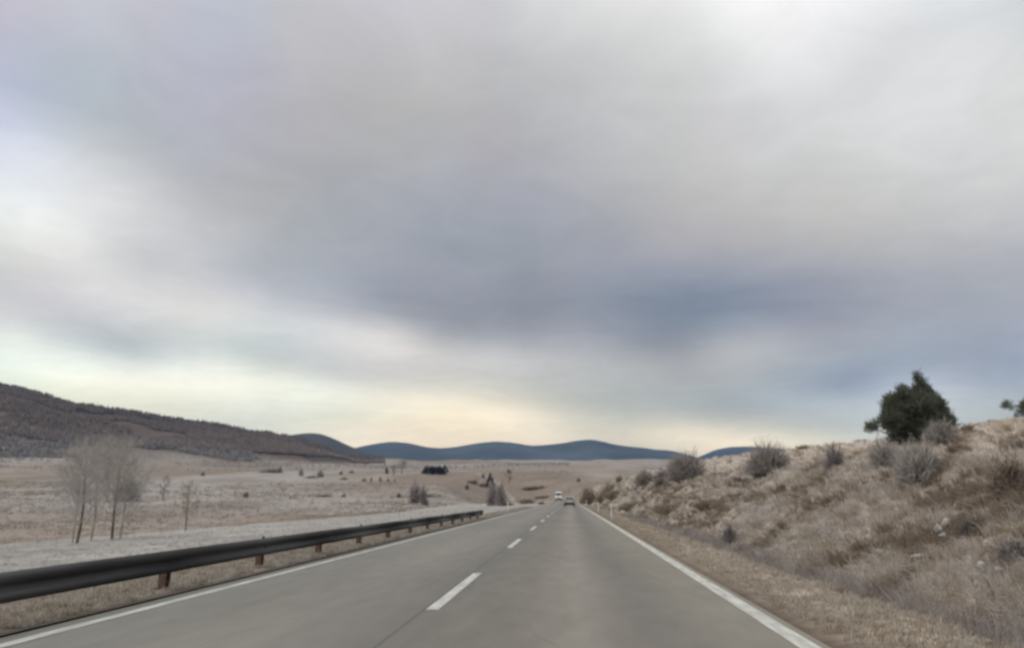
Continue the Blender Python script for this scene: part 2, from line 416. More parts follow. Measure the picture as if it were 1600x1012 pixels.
def bank(X, y):
    Zt = np.interp(y, [0, 10, 50, 150, 260], [1.75, 1.95, 2.5, 4.3, 4.3])
    Zr = np.interp(y, [0, 47, 72, 96, 127, 162, 300], [5.4, 5.6, 5.85, 7.0, 7.9, 8.5, 8.5])
    z = np.interp(X, [2.3, 3.45, 4.15, 4.75], [0.0, 0.07, -0.22, 0.0])
    s = np.clip((X - 4.75) / 4.5, 0, 1); t = np.clip((X - 9.25) / 18.75, 0, 1)
    z = z + Zt * (s * (1.35 - 0.35 * s)) + (Zr - Zt) * (t * (1.12 - 0.12 * t)) + 2.6 * np.clip((X - 28) / 40, 0, 1)
    return z


def ground(x, y, fine=True):
    x = np.asarray(x, float); y = np.asarray(y, float)
    x, y = np.broadcast_arrays(x, y)
    yy = np.maximum(y, 0); r = np.hypot(x, y)
    X = x - xoff(yy)
    far = zv(r) + fbm(x / 160, y / 160, 4, 3) * np.interp(r, [60, 200, 600, 2000], [0.6, 1.4, 5, 14]) + fbm(x / 35, y / 35, 3, 9) * np.interp(r, [30, 120, 600], [0.12, 0.5, 0.9])
    zr = zroad(yy)
    fb = 1 - smooth(240, 430, yy)
    b = bank(X, yy) * fb
    if fine:
        rough = smooth(4.0, 6.0, X) * (1 - smooth(60, 120, X))
        b = b + rough * (fbm(x / 5.5, y / 5.5, 3, 21) * 0.55 + np.abs(fbm(x / 1.5, y / 1.5, 3, 31)) * 0.6 - 0.14) * np.interp(r, [6, 30, 120, 240], [0.85, 1, 1.4, 2.0])
        b = b + smooth(2.5, 3.4, X) * 0.05 * vnoise(x / 0.5, y / 0.5, 5)
    zR = zr + b
    d = -X - 6.4
    s = smooth(23, 46, d)
    shelf = zr - 0.048 * np.maximum(d, 0)
    if fine:
        shelf = shelf + smooth(0.0, 3.0, d) * (0.10 * fbm(x / 3.0, y / 3.0, 3, 41)) + smooth(-0.6, 0.4, d) * 0.05 * vnoise(x / 0.45, y / 0.45, 43)
    zL = shelf * (1 - s) + far * s
    near = np.where(X > -1.5, zR, zL)
    w = np.where(X > -1.5, np.maximum(smooth(280, 500, r), smooth(90, 220, X)), smooth(300, 520, r))
    c = 1 - smooth(9, 34, np.abs(X + 1.5)) * 1.0
    c = c * (1 - smooth(400, 520, yy))
    w = w * (1 - c)
    z = near * (1 - w) + far * w
    on = (X > -5.25) & (X < 2.22) & (yy < 425)
    return np.where(on, z - 0.09, z)


def hit(u, v, rmax=5000.0):
    """where the line of sight through a photo pixel meets the ground"""
    d = ray(u, v)
    h = math.hypot(d[0], d[1])
    t = np.concatenate([np.arange(3, 60, 0.05), np.geomspace(60, rmax, 9000)]) / h
    z = CAM_H + t * d[2] - ground(t * d[0], t * d[1])
    k = np.argmax(z < 0) if (z < 0).any() else len(t) - 1
    if u > 950 and v < 800 and t[k] > 420:                # just over the crest of the right slope: stand it on the crest
        return hit(u, v + 1.0, rmax)
    return np.array([t[k] * d[0], t[k] * d[1], ground(t[k] * d[0], t[k] * d[1])]), t[k]


def px(dist): return dist / 1215.0        # metres per photo pixel at that distance


# ------------------------------------------------------------------ ground sheet
def lines(fine, grow, near, far):
    a = [0.0]
    while a[-1] < far: a.append(a[-1] + max(fine, grow * abs(a[-1])) if a[-1] > near else a[-1] + fine)
    return np.array(a)


gx = lines(0.26, 0.021, 12, 7600); gx = np.concatenate([-gx[:0:-1], gx])
for e in (-5.35, 2.32, -5.25, 2.22): gx[np.argmin(np.abs(gx - e))] = e
gx = np.sort(gx)
gyp = lines(0.3, 0.02, 14, 7600)
gy = np.concatenate([[-7600, -3000, -900, -300, -120, -60, -35, -22, -14, -9, -6, -4, -2.5, -1.5, -0.7], gyp])
GX, GY = np.meshgrid(gx, gy)
GZ = ground(GX, GY)
rr = np.hypot(GX, GY); XX = GX - xoff(np.maximum(GY, 0))


def blend(c, target, m):
    return c * (1 - m[..., None]) + np.array(target) * m[..., None]


c = np.ones(GX.shape + (3,)) * np.array((0.335, 0.293, 0.245))                       # winter pasture
e1 = fbm(GX / 90, GY / 260, 4, 51); e2 = fbm(GX / 300, GY / 120, 3, 61); e3 = fbm(GX / 22, GY / 60, 4, 71)
c = blend(c, (0.37, 0.338, 0.31), smooth(0.02, 0.28, e1) * 0.8)
c = blend(c, (0.235, 0.185, 0.145), smooth(0.02, 0.3, -e1) * 0.75)
c = blend(c, (0.325, 0.275, 0.235), smooth(0.05, 0.3, e2) * 0.6)
c = blend(c, (0.22, 0.18, 0.15), smooth(0.08, 0.3, e3) * 0.5 * (1 - smooth(900, 2000, rr)))
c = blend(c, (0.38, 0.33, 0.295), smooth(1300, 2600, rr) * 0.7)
d = -XX - 6.4
edge = 25 + 6 * fbm(GX / 18, GY / 18, 3, 81) + smooth(70, 160, GY) * 3
sh = smooth(0.2, 1.6, d) * (1 - smooth(edge - 2, edge + 3, d)) * (1 - smooth(180, 300, GY)) * (GY > -50)
c = blend(c, (0.375, 0.355, 0.325), sh)                                                # frosted grass shelf beyond the guardrail
c = blend(c, (0.215, 0.165, 0.115), smooth(edge + 1, edge + 5, d) * (1 - smooth(edge + 14, edge + 40, d)) * (GY < 200) * smooth(-0.2, 0.15, fbm(GX / 25, GY / 25, 3, 91)) * 0.8)
lv = (d < 0.9) & (d > -1.6)
vn = fbm(GX / 0.9, GY / 2.2, 3, 95)
c = np.where(lv[..., None], blend(np.ones_like(c) * np.array((0.40, 0.36, 0.305)), (0.25, 0.205, 0.16), smooth(-0.05, 0.25, vn)), c)
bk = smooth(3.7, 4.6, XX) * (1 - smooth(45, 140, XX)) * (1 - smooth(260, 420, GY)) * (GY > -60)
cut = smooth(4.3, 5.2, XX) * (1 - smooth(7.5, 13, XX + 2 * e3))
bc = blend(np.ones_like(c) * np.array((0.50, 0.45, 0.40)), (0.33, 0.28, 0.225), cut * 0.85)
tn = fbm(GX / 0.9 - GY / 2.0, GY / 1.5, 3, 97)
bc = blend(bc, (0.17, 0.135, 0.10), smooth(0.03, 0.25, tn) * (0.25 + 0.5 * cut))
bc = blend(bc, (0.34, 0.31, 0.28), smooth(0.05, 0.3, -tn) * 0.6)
c = c * (1 - bk[..., None]) + bc * bk[..., None]
rv = (XX > 2.0) & (XX <= 4.0) & (GY < 430)
rvc = blend(np.ones_like(c) * np.array((0.45, 0.39, 0.315)), (0.34, 0.275, 0.205), smooth(0.0, 0.3, fbm(GX / 0.7, GY / 2.5, 3, 98)))
rvc = blend(rvc, (0.49, 0.45, 0.40), smooth(2.9, 3.4, XX) * 0.7)
rvc = blend(rvc, (0.15, 0.112, 0.085), 1 - smooth(2.4, 2.75, XX))
rvc = blend(rvc, (0.17, 0.145, 0.13), smooth(3.75, 4.0, XX) * 0.7)
c = np.where(rv[..., None], rvc, c)
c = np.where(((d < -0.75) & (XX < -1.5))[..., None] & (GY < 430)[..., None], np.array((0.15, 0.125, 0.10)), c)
ny, nx = GX.shape
idx = np.arange(ny * nx).reshape(ny, nx)
F = np.stack([idx[:-1, :-1], idx[:-1, 1:], idx[1:, 1:], idx[1:, :-1]], -1).reshape(-1, 4)
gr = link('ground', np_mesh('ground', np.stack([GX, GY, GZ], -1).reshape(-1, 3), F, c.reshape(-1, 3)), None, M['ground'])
tag(gr, kind='structure')

# ------------------------------------------------------------------ road with its markings
RL, RRT = -5.35, 2.32
ry = np.concatenate([np.arange(-60, 100, 2.0), np.arange(100, 424, 4.0)])
rx = np.array([RL, RL + 0.02, -4.0, -1.61, 0.6, RRT - 0.02, RRT])
V, F = [], []
for y in ry:
    for k, x in enumerate(rx):
        V.append((x + float(xoff(y)), y, float(zroad(y)) - (0.14 if k in (0, len(rx) - 1) else 0.0)))
m_ = len(rx)
for i in range(len(ry) - 1):
    for k in range(m_ - 1): F.append((i * m_ + k, i * m_ + k + 1, (i + 1) * m_ + k + 1, (i + 1) * m_ + k))


def asphalt():
    m = bpy.data.materials.new('worn_asphalt_mat'); m.use_nodes = True
    t = m.node_tree; b = t.nodes['Principled BSDF']
    b.inputs['Roughness'].default_value = 0.78; b.inputs['Specular IOR Level'].default_value = 0.28
    co = t.nodes.new('ShaderNodeTexCoord'); sp = t.nodes.new('ShaderNodeSeparateXYZ'); t.links.new(co.outputs['Object'], sp.inputs[0])

    def noise(scale, st, detail=5):
        mp = t.nodes.new('ShaderNodeMapping'); mp.inputs['Scale'].default_value = st; t.links.new(co.outputs['Object'], mp.inputs[0])
        n = t.nodes.new('ShaderNodeTexNoise'); n.inputs['Scale'].default_value = scale; n.inputs['Detail'].default_value = detail
        t.links.new(mp.outputs[0], n.inputs['Vector']); return n.outputs[0]
    wob = math_node(t, 'MULTIPLY', math_node(t, 'SUBTRACT', noise(0.25, (1, 0.12, 1), 3), 0.5), 0.7)
    xw = math_node(t, 'ADD', sp.outputs[0], wob)
    f = math_node(t, 'DIVIDE', math_node(t, 'ADD', xw, 5.4), 7.8)
    rp = t.nodes.new('ShaderNodeValToRGB'); t.links.new(f, rp.inputs[0]); rp.color_ramp.interpolation = 'B_SPLINE'
    stops = [(-5.4, .215, .215, .19), (-4.6, .20, .203, .182), (-3.9, .19, .183, .165), (-3.2, .225, .212, .192), (-2.5, .205, .196, .178), (-1.9, .175, .168, .153),
             (-1.55, .155, .15, .138), (-1.2, .19, .18, .16), (-0.75, .168, .157, .139), (-0.15, .243, .226, .197), (0.2, .234, .22, .194), (0.6, .160, .147, .132),
             (1.0, .178, .168, .152), (1.45, .222, .21, .178), (2.3, .235, .222, .185)]
    stops = [(x, r * 1.12, g_ * 1.10, b_ * 1.06) for x, r, g_, b_ in stops]
    for k, (x, *cc) in enumerate(stops):
        p = (x + 5.4) / 7.8
        e = rp.color_ramp.elements[k] if k < 2 else rp.color_ramp.elements.new(p)
        e.position = p; e.color = (*cc, 1)
    g1 = math_node(t, 'SUBTRACT', noise(0.35, (1, 0.35, 1)), 0.5); g2 = math_node(t, 'SUBTRACT', noise(70, (1, 1, 1), 2), 0.5); g3 = math_node(t, 'SUBTRACT', noise(4, (1, 0.25, 1)), 0.5)
    g = math_node(t, 'ADD', math_node(t, 'ADD', math_node(t, 'MULTIPLY', g1, 0.46), math_node(t, 'MULTIPLY', g2, 0.6)), math_node(t, 'ADD', math_node(t, 'MULTIPLY', g3, 0.38), 1.0))
    # hairline cracks
    vo = t.nodes.new('ShaderNodeTexVoronoi'); vo.feature = 'DISTANCE_TO_EDGE'; vo.inputs['Scale'].default_value = 0.22
    mp = t.nodes.new('ShaderNodeMapping'); mp.inputs['Scale'].default_value = (1.6, 0.5, 1); t.links.new(co.outputs['Object'], mp.inputs[0])
    nd = t.nodes.new('ShaderNodeTexNoise'); nd.inputs['Scale'].default_value = 1.5; t.links.new(mp.outputs[0], nd.inputs['Vector'])
    va = t.nodes.new('ShaderNodeVectorMath'); va.operation = 'ADD'; t.links.new(mp.outputs[0], va.inputs[0])
    vs = t.nodes.new('ShaderNodeVectorMath'); vs.operation = 'SCALE'; vs.inputs['Scale'].default_value = 0.8; t.links.new(nd.outputs['Color'], vs.inputs[0]); t.links.new(vs.outputs[0], va.inputs[1])
    t.links.new(va.outputs[0], vo.inputs['Vector'])
    ck = t.nodes.new('ShaderNodeMapRange'); ck.inputs[1].default_value = 0.0; ck.inputs[2].default_value = 0.004; ck.inputs[3].default_value = 0.82; ck.inputs[4].default_value = 1.0
    t.links.new(vo.outputs['Distance'], ck.inputs[0])
    # the seam between the two lanes' layers
    sm = t.nodes.new('ShaderNodeMapRange'); sm.inputs[1].default_value = 0.008; sm.inputs[2].default_value = 0.03; sm.inputs[3].default_value = 0.72; sm.inputs[4].default_value = 1.0
    t.links.new(math_node(t, 'ABSOLUTE', math_node(t, 'ADD', math_node(t, 'ADD', sp.outputs[0], 1.70), math_node(t, 'MULTIPLY', wob, 0.04))), sm.inputs[0])
    g = math_node(t, 'MULTIPLY', math_node(t, 'MULTIPLY', g, ck.outputs[0]), sm.outputs[0])
    s = t.nodes.new('ShaderNodeVectorMath'); s.operation = 'SCALE'; t.links.new(rp.outputs[0], s.inputs[0]); t.links.new(g, s.inputs['Scale'])
    t.links.new(s.outputs[0], b.inputs['Base Color'])
    bp = t.nodes.new('ShaderNodeBump'); bp.inputs['Strength'].default_value = 0.25; bp.inputs['Distance'].default_value = 0.01
    t.links.new(g2, bp.inputs['Height']); t.links.new(bp.outputs[0], b.inputs['Normal'])
    return m


M['asphalt'] = asphalt()
road = link('road', np_mesh('road', np.array(V), np.array(F), None, False), None, M['asphalt'])
tag(road, kind='structure')


def stripe(name, x0, x1, y0, y1, step=4.0):
    ys = np.linspace(y0, y1, max(2, int((y1 - y0) / step) + 1))
    V = []
    for y in ys:
        for x in (x0, x1):
            V.append((x + float(xoff(y)), y, float(zroad(y)) + 0.004))
    V = np.array(V); i = np.arange(len(ys) - 1)[:, None] * 2
    me = np_mesh(name, V, i + np.array([[0, 1, 3, 2]]), None, False)
    return link(name, me, road, M['line'])


stripe('edge_line', 1.94, 2.13, -50, 330)
stripe('edge_line', -5.03, -4.89, -50, 330)
for k in range(-3, 26):
    y0 = 9.25 + 11.5 * k
    stripe('lane_dash', -1.685, -1.535, y0, y0 + 4.5, 1.5)

# ------------------------------------------------------------------ left hill, the darker hill behind it and the far mountains


def ridge_mesh(name, prof, rfoot, rtop, rback, u0, u1, nu, nr, zfoot, noise_amp, nscale, seed, col_fn=None, mat_=None, shape=1.0, cover=0.0):
    """a hill standing at a real distance: skyline heights follow the profile seen from the road"""
    us = np.linspace(u0, u1, nu)
    pu = np.array([p[0] for p in prof], float); pv = np.array([p[1] for p in prof], float)
    vs = sum(np.interp(us + o, pu, pv) for o in (-6, -3, 0, 3, 6)) / 5
    A, ZT = [], []
    for u, v in zip(us, vs):
        d = ray(u, v); A.append(math.atan2(d[0], d[1])); ZT.append(CAM_H + rtop * d[2] / math.hypot(d[0], d[1]))
    A = np.array(A)[:, None]; ZT = np.array(ZT)[:, None]
    rs = np.concatenate([np.linspace(rfoot, rtop, nr), np.linspace(rtop, rback, nr // 3)[1:]])[None]
    t = np.clip((rs - rfoot) / (rtop - rfoot), 0, 1); s = np.clip((rs - rtop) / (rback - rtop), 0, 1)
    RA = rs + 0 * A
    wig = 1 + 0.16 * fbm(A * 9 + seed, rs / 900, 3, seed)
    t2 = np.clip(t * wig, 0, 1)
    x = RA * np.sin(A); y = RA * np.cos(A)
    zf = zfoot(RA)
    hgt = ZT - zf
    want = (ZT - cover - CAM_H) / rtop
    rel = np.ones_like(ZT)
    for _ in range(5):                                   # the skyline is the highest line of sight, wherever on the slope it falls
        z = zf + hgt * rel * (t2 ** shape * (2 - t2 ** shape)) * (1 - 0.85 * s ** 1.5) - 4 * (1 - smooth(0, 0.06, t))
        z = z + fbm(x / nscale, y / nscale, 5, seed) * noise_amp * smooth(0, 0.3, t) * (1 - 0.75 * smooth(0.75, 1.0, t))
        got = ((z - CAM_H) / RA).max(1, keepdims=True)
        rel = np.clip(rel + (want - got) * rtop / np.maximum(hgt, 8), 0.02, 2)
    n1_, n2_ = z.shape
    ix = np.arange(n1_ * n2_).reshape(n1_, n2_)
    F = np.stack([ix[:-1, :-1], ix[1:, :-1], ix[1:, 1:], ix[:-1, 1:]], -1).reshape(-1, 4)
    P = np.stack([x, y, z], -1)
    col = None if col_fn is None else col_fn(x, y, z, t, t2).reshape(-1, 3)
    o = link(name, np_mesh(name, P.reshape(-1, 3), F, col), None, mat_)
    tag(o, kind='structure')
    return P, t, t2


def hill_col(x, y, z, t, t2):
    t = (z - zv(np.hypot(x, y))) / np.maximum(z[:, 69:70] - zv(np.hypot(x, y)[:, 69:70]), 8); t = np.where(np.hypot(x, y) > 1650, 1.0, t)
    n = fbm(x / 130, y / 130, 4, 5); n2 = fbm(x / 60, y / 45, 3, 15)
    c = np.ones(x.shape + (3,)) * np.array((0.29, 0.255, 0.225))
    c = blend(c, (0.15, 0.115, 0.098), smooth(0.22, 0.40, t + n * 0.2))
    c = blend(c, (0.17, 0.125, 0.10), smooth(0.3, 0.45, t) * smooth(0.0, 0.3, n2) * 0.8)
    c = blend(c, (0.075, 0.068, 0.062), smooth(0.6, 0.85, t + n * 0.35))
    return c


HP = [(-700, 640), (-400, 612), (-200, 588), (-80, 588), (0, 600), (30, 605), (70, 615), (110, 629), (150, 634), (200, 641), (250, 649), (300, 657), (350, 663), (400, 670), (440, 678), (470, 684), (500, 696), (530, 706), (560, 716), (600, 722)]
HPs, Ht, Ht2 = ridge_mesh('hill', HP, 950, 1650, 2500, -700, 600, 260, 70, zv, 14, 160, 77, hill_col, M['hill'], 0.9, 6.0)


def hill2_col(x, y, z, t, t2):
    n = fbm(x / 200, y / 200, 4, 5)
    return blend(np.ones(x.shape + (3,)) * np.array((0.06, 0.056, 0.055)), (0.085, 0.075, 0.065), smooth(0, 0.3, n))


ridge_mesh('hill_behind', [(300, 700), (400, 690), (450, 680), (480, 676), (500, 677), (520, 684), (545, 696), (575, 707), (610, 715), (640, 722), (680, 726)], 2500, 3600, 4300, 300, 680, 120, 30, zv, 12, 300, 17, hill2_col, M['hill'], 0.8)
MP = [(-300, 700), (300, 705), (480, 708), (540, 703), (560, 698), (585, 693), (612, 689.5), (640, 692), (665, 698), (690, 700), (715, 697.5), (745, 692), (775, 689), (800, 691), (830, 696), (850, 695), (880, 692), (900, 688), (922, 686), (940, 689), (960, 694),
      (985, 697.5), (1005, 699), (1025, 702), (1045, 703), (1060, 706), (1080, 711), (1100, 719), (1130, 724), (1300, 726)]
ridge_mesh('mountains', MP, 4300, 6400, 7000, -300, 1300, 320, 34, zv, 26, 600, 27, None, M['mountain'], 0.8)
ridge_mesh('mountains_right', [(1050, 727), (1080, 718), (1100, 710), (1118, 702), (1140, 698), (1165, 697), (1200, 699), (1300, 706), (1500, 712), (1700, 722)], 5400, 6900, 7400, 1050, 1700, 110, 26, zv, 26, 600, 37, None, M['mountain'], 0.8)


# woods and scrub on the hill: masses of small bare crowns
def crowns(name, P, size, n_tri, mat_col, rng, tall=1.0, wfrac=0.10):
    n = len(P)
    k = n_tri
    base = np.repeat(P, k, 0); s = np.repeat(size, k)[:, None]
    dirs = rng.normal(size=(n * k, 3)); dirs[:, 2] = np.abs(dirs[:, 2]) * 0.8 + 0.35; dirs = norm(dirs)
    L_ = (0.45 + 0.6 * rng.random((n * k, 1)))
    mid = base + np.array([0, 0, 0.12]) * s
    p0 = mid + dirs * s * 0.12
    p1 = mid + dirs * s * L_ * np.array([0.55, 0.55, 0.85 * tall])
    side = norm(np.cross(dirs, rng.normal(size=dirs.shape)))
    w = s * wfrac * (0.7 + 0.6 * rng.random((n * k, 1)))
    V = np.stack([p0 - side * w * 0.5, p0 + side * w * 0.5, p1 + side * w, p1 - side * w * 0.6], 1).reshape(-1, 3)
    F = np.arange(n * k * 4).reshape(-1, 4)
    col = np.repeat(np.repeat(mat_col, k, 0), 4, 0) * (0.8 + 0.4 * np.repeat(rng.random((n * k, 1)), 4, 0))
    o = link(name, np_mesh(name, V, F, col, False), None, M['blade'])
    return o


def on_ridge(n, rng, lo, hi, u_lo=0, u_hi=1, pw=1.0):
    a = rng.uniform(u_lo, u_hi, n) * (HPs.shape[0] - 1)
    tt = lo + (hi - lo) * rng.random(n) ** pw
    k = np.clip((tt * 69), 0, 68.9)
    i0 = np.floor(a).astype(int).clip(0, HPs.shape[0] - 2); j0 = np.floor(k).astype(int)
    fa = (a - i0)[:, None]; fk = (k - j0)[:, None]
    return (HPs[i0, j0] * (1 - fa) + HPs[i0 + 1, j0] * fa) * (1 - fk) + (HPs[i0, j0 + 1] * (1 - fa) + HPs[i0 + 1, j0 + 1] * fa) * fk


rg = np.random.default_rng(3)
P1 = on_ridge(42000, rg, 0.07, 1.0, 0.35, 1.0, 1.7)
keep = fbm(P1[:, 0] / 90, P1[:, 1] / 60, 3, 6) + 0.35 * smooth(0.5, 1.0, (np.hypot(P1[:, 0], P1[:, 1]) - 950) / 700) > -0.16
P1 = P1[keep]
hf = smooth(0.05, 0.55, (np.hypot(P1[:, 0], P1[:, 1]) - 950) / 700 + 0.25 * fbm(P1[:, 0] / 150, P1[:, 1] / 150, 3, 8))
pal = np.array([(0.16, 0.145, 0.14), (0.18, 0.155, 0.14), (0.14, 0.13, 0.125), (0.20, 0.16, 0.135)])
pc = pal[rg.integers(0, 4, len(P1))]; pc = pc * (1.75 - 0.45 * hf[:, None]) + (1 - hf[:, None]) * np.array((0.022, 0.008, 0.0))
o = crowns('hill_forest', P1, rg.uniform(4, 8, len(P1)) * (0.75 + 0.5 * hf), 9, pc, rg)
tag(o, 'dark bare wood covering the upper left hill', 'forest', kind='stuff')
P2 = on_ridge(11000, rg, 0.005, 0.16, 0.4, 1.0, 1.4)
keep = fbm(P2[:, 0] / 150, P2[:, 1] / 60, 3, 16) > 0.02
P2 = P2[keep]
pal2 = np.array([(0.40, 0.385, 0.38), (0.45, 0.425, 0.41), (0.33, 0.32, 0.325), (0.39, 0.345, 0.315)])
na = 9000                                              # the belt thins out into the field in ragged bands
ra = 330 * (960 / 330) ** (rg.random(na) ** 0.6); aa = np.radians(rg.uniform(-46, 0, na))
xa, ya = ra * np.sin(aa), ra * np.cos(aa)
ka = fbm(xa / 120, ya / 55, 4, 19) > np.interp(ra, [330, 600, 800, 950], [0.30, 0.24, 0.12, -0.05])
P3 = np.stack([xa, ya, ground(xa, ya)], 1)[ka]
sz = np.concatenate([rg.uniform(2.5, 6.5, len(P2)), rg.uniform(0.8, 2.2, len(P3)) * (1 + smooth(700, 950, ra[ka]))])
P2 = np.concatenate([P2, P3])
o = crowns('frosted_scrub', P2, sz, 9, pal2[rg.integers(0, 4, len(P2))], rg)
tag(o, 'grey frosted scrub along the foot of the left hill', 'scrub', kind='stuff')


# ------------------------------------------------------------------ grass, as masses of blades
def blades(name, cx, cy, size, per, palette, rng, droop=0.5, spread=0.5, wide=0.012, lean=(0, 0, 0), upright=1.0, patch=None, dark=None, tint=None):
    n = len(cx)
    cz = ground(cx, cy)
    r = np.hypot(cx, cy)
    k = per
    s = np.repeat(size, k)
    ang = rng.uniform(0, 2 * math.pi, n * k); rad = np.sqrt(rng.random(n * k)) * s * spread * 0.5
    bx = np.repeat(cx, k) + np.cos(ang) * rad; by = np.repeat(cy, k) + np.sin(ang) * rad; bz = np.repeat(cz, k) - 0.02
    hl = s * rng.uniform(0.55, 1.15, n * k)
    out = np.stack([np.cos(ang), np.sin(ang), 0 * ang], 1) * rng.uniform(0.1, 0.9, (n * k, 1)) + np.array(lean) + rng.normal(size=(n * k, 3)) * 0.15
    up = np.array([0, 0, 1.0]) * upright
    p0 = np.stack([bx, by, bz], 1)
    p1 = p0 + (up * 0.6 + out * 0.25) * hl[:, None]
    p2 = p0 + (up * (1.0 - droop * rng.random((n * k, 1))) + out * 0.75) * hl[:, None]
    P = np.stack([p0, p1, p2], 1)
    w = (wide * (0.7 + 0.6 * rng.random(n * k)) * np.maximum(1.0, np.repeat(r, k) / 14.0) ** 0.8)[:, None] * np.array([[1.0, 0.8, 0.15]])
    V, F = ribbons(P, w, rng)
    pi = palette[rng.integers(0, len(palette), n)]
    if patch is not None:                                # brown dead growth in patches between the pale tufts
        sel = patch > rng.normal(size=n) * 0.05
        pi = np.where(sel[:, None], dark[rng.integers(0, len(dark), n)], pi)
    if tint is not None: pi = pi * tint[:, None]
    col = np.repeat(pi, k, 0) * (0.86 + 0.28 * rng.random((n * k, 1)))
    o = link(name, np_mesh(name, V, F, np.repeat(col, 6, 0)), None, M['blade'])
    return o


def scatter(n, rng, r0, r1, a0, a1, pw=1.0):
    """points spread evenly per distance octave, so that the near ground is as dense on the picture as the far"""
    r = r0 * (r1 / r0) ** (rng.random(n) ** pw); a = np.radians(rng.uniform(a0, a1, n))
    return r * np.sin(a), r * np.cos(a)


rg = np.random.default_rng(5)
x, y = scatter(60000, rg, 5.0, 190, 0.5, 42, 0.85)
kp = (x > 4.1) & (x < 34)
x, y = x[kp][:15000], y[kp][:15000]
straw = np.array([(0.56, 0.495, 0.425), (0.57, 0.525, 0.475), (0.62, 0.575, 0.525), (0.43, 0.365, 0.285), (0.48, 0.43, 0.335), (0.52, 0.465, 0.40), (0.39, 0.33, 0.26), (0.54, 0.50, 0.455)])
straw = straw * np.array((1.08, 1.075, 1.085))
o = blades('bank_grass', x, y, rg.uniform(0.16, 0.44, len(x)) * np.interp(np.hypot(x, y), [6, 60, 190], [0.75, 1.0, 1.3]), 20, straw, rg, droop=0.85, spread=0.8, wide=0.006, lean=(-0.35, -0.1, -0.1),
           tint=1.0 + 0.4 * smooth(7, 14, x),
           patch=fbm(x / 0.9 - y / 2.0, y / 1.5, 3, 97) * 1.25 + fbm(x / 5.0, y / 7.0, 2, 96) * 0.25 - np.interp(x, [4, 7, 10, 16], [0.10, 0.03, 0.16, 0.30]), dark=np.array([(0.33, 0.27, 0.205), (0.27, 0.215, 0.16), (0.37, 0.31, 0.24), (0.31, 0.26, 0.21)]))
tag(o, 'dry tussock grass covering the right bank', 'grass', kind='stuff')

n = 9000
yv = 4 * (150 / 4) ** rg.random(n); xv = 2.42 + 1.5 * rg.random(n)
o = blades('verge_grass', xv, yv, rg.uniform(0.05, 0.13, n), 9, np.array([(0.53, 0.465, 0.375), (0.48, 0.42, 0.335), (0.56, 0.515, 0.45), (0.38, 0.31, 0.235)]), rg, droop=0.7, spread=1.2, wide=0.005, lean=(0.1, -0.1, 0))
tag(o, 'short tan grass on the verge right of the road', 'grass', kind='stuff')
n = 11000
yv = 6 * (120 / 6) ** rg.random(n); xv = -5.45 - 1.7 * rg.random(n) ** 0.8
o = blades('roadside_grass', xv, yv, rg.uniform(0.04, 0.13, n), 10, np.array([(0.48, 0.43, 0.355), (0.45, 0.405, 0.32), (0.55, 0.51, 0.455), (0.36, 0.295, 0.235), (0.54, 0.495, 0.44)]), rg, droop=0.6, spread=1.0, wide=0.007)
tag(o, 'olive and tan grass under the guardrail', 'grass', kind='stuff')
x, y = scatter(50000, rg, 9, 170, -48, -3)
dd = -x - 6.4
kp = (dd > 0.9) & (dd < 30)
x, y = x[kp][:16000], y[kp][:16000]
o = blades('frosted_grass', x, y, rg.uniform(0.03, 0.07, len(x)), 6, np.array([(0.41, 0.385, 0.35), (0.39, 0.365, 0.33), (0.43, 0.41, 0.375), (0.38, 0.345, 0.30)]), rg, droop=0.8, spread=1.6, wide=0.004)
tag(o, 'pale frosted grass beyond the guardrail', 'grass', kind='stuff')
n = 800
yv = 6.5 * (60 / 6.5) ** rg.random(n); xv = 4.15 + rg.normal(size=n) * 0.28
o = blades('ditch_weeds', xv, yv, rg.uniform(0.14, 0.38, n), 16, np.array([(0.38, 0.345, 0.325), (0.44, 0.41, 0.385), (0.30, 0.265, 0.25), (0.38, 0.33, 0.295)]), rg, droop=0.2, spread=0.5, wide=0.005)
tag(o, 'grey mauve dead weeds along the ditch', 'weeds', kind='stuff')


x, y = scatter(26000, rg, 48, 420, -48, 1)
dd = -x - 6.4
kp = (dd > 30) & (rg.random(len(x)) < 0.25 + 0.9 * smooth(-0.25, 0.3, fbm(x / 20, y / 45, 3, 44)))
x, y = x[kp], y[kp]
o = blades('field_grass', x, y, rg.uniform(0.2, 0.5, len(x)) * np.interp(np.hypot(x, y), [48, 400], [0.8, 2.2]), 6, np.array([(0.36, 0.315, 0.27), (0.32, 0.275, 0.225), (0.37, 0.335, 0.30), (0.29, 0.24, 0.19), (0.34, 0.29, 0.26)]), rg, droop=0.8, spread=2.4, wide=0.006)
tag(o, 'tufts of tan winter grass over the valley field', 'grass', kind='stuff')


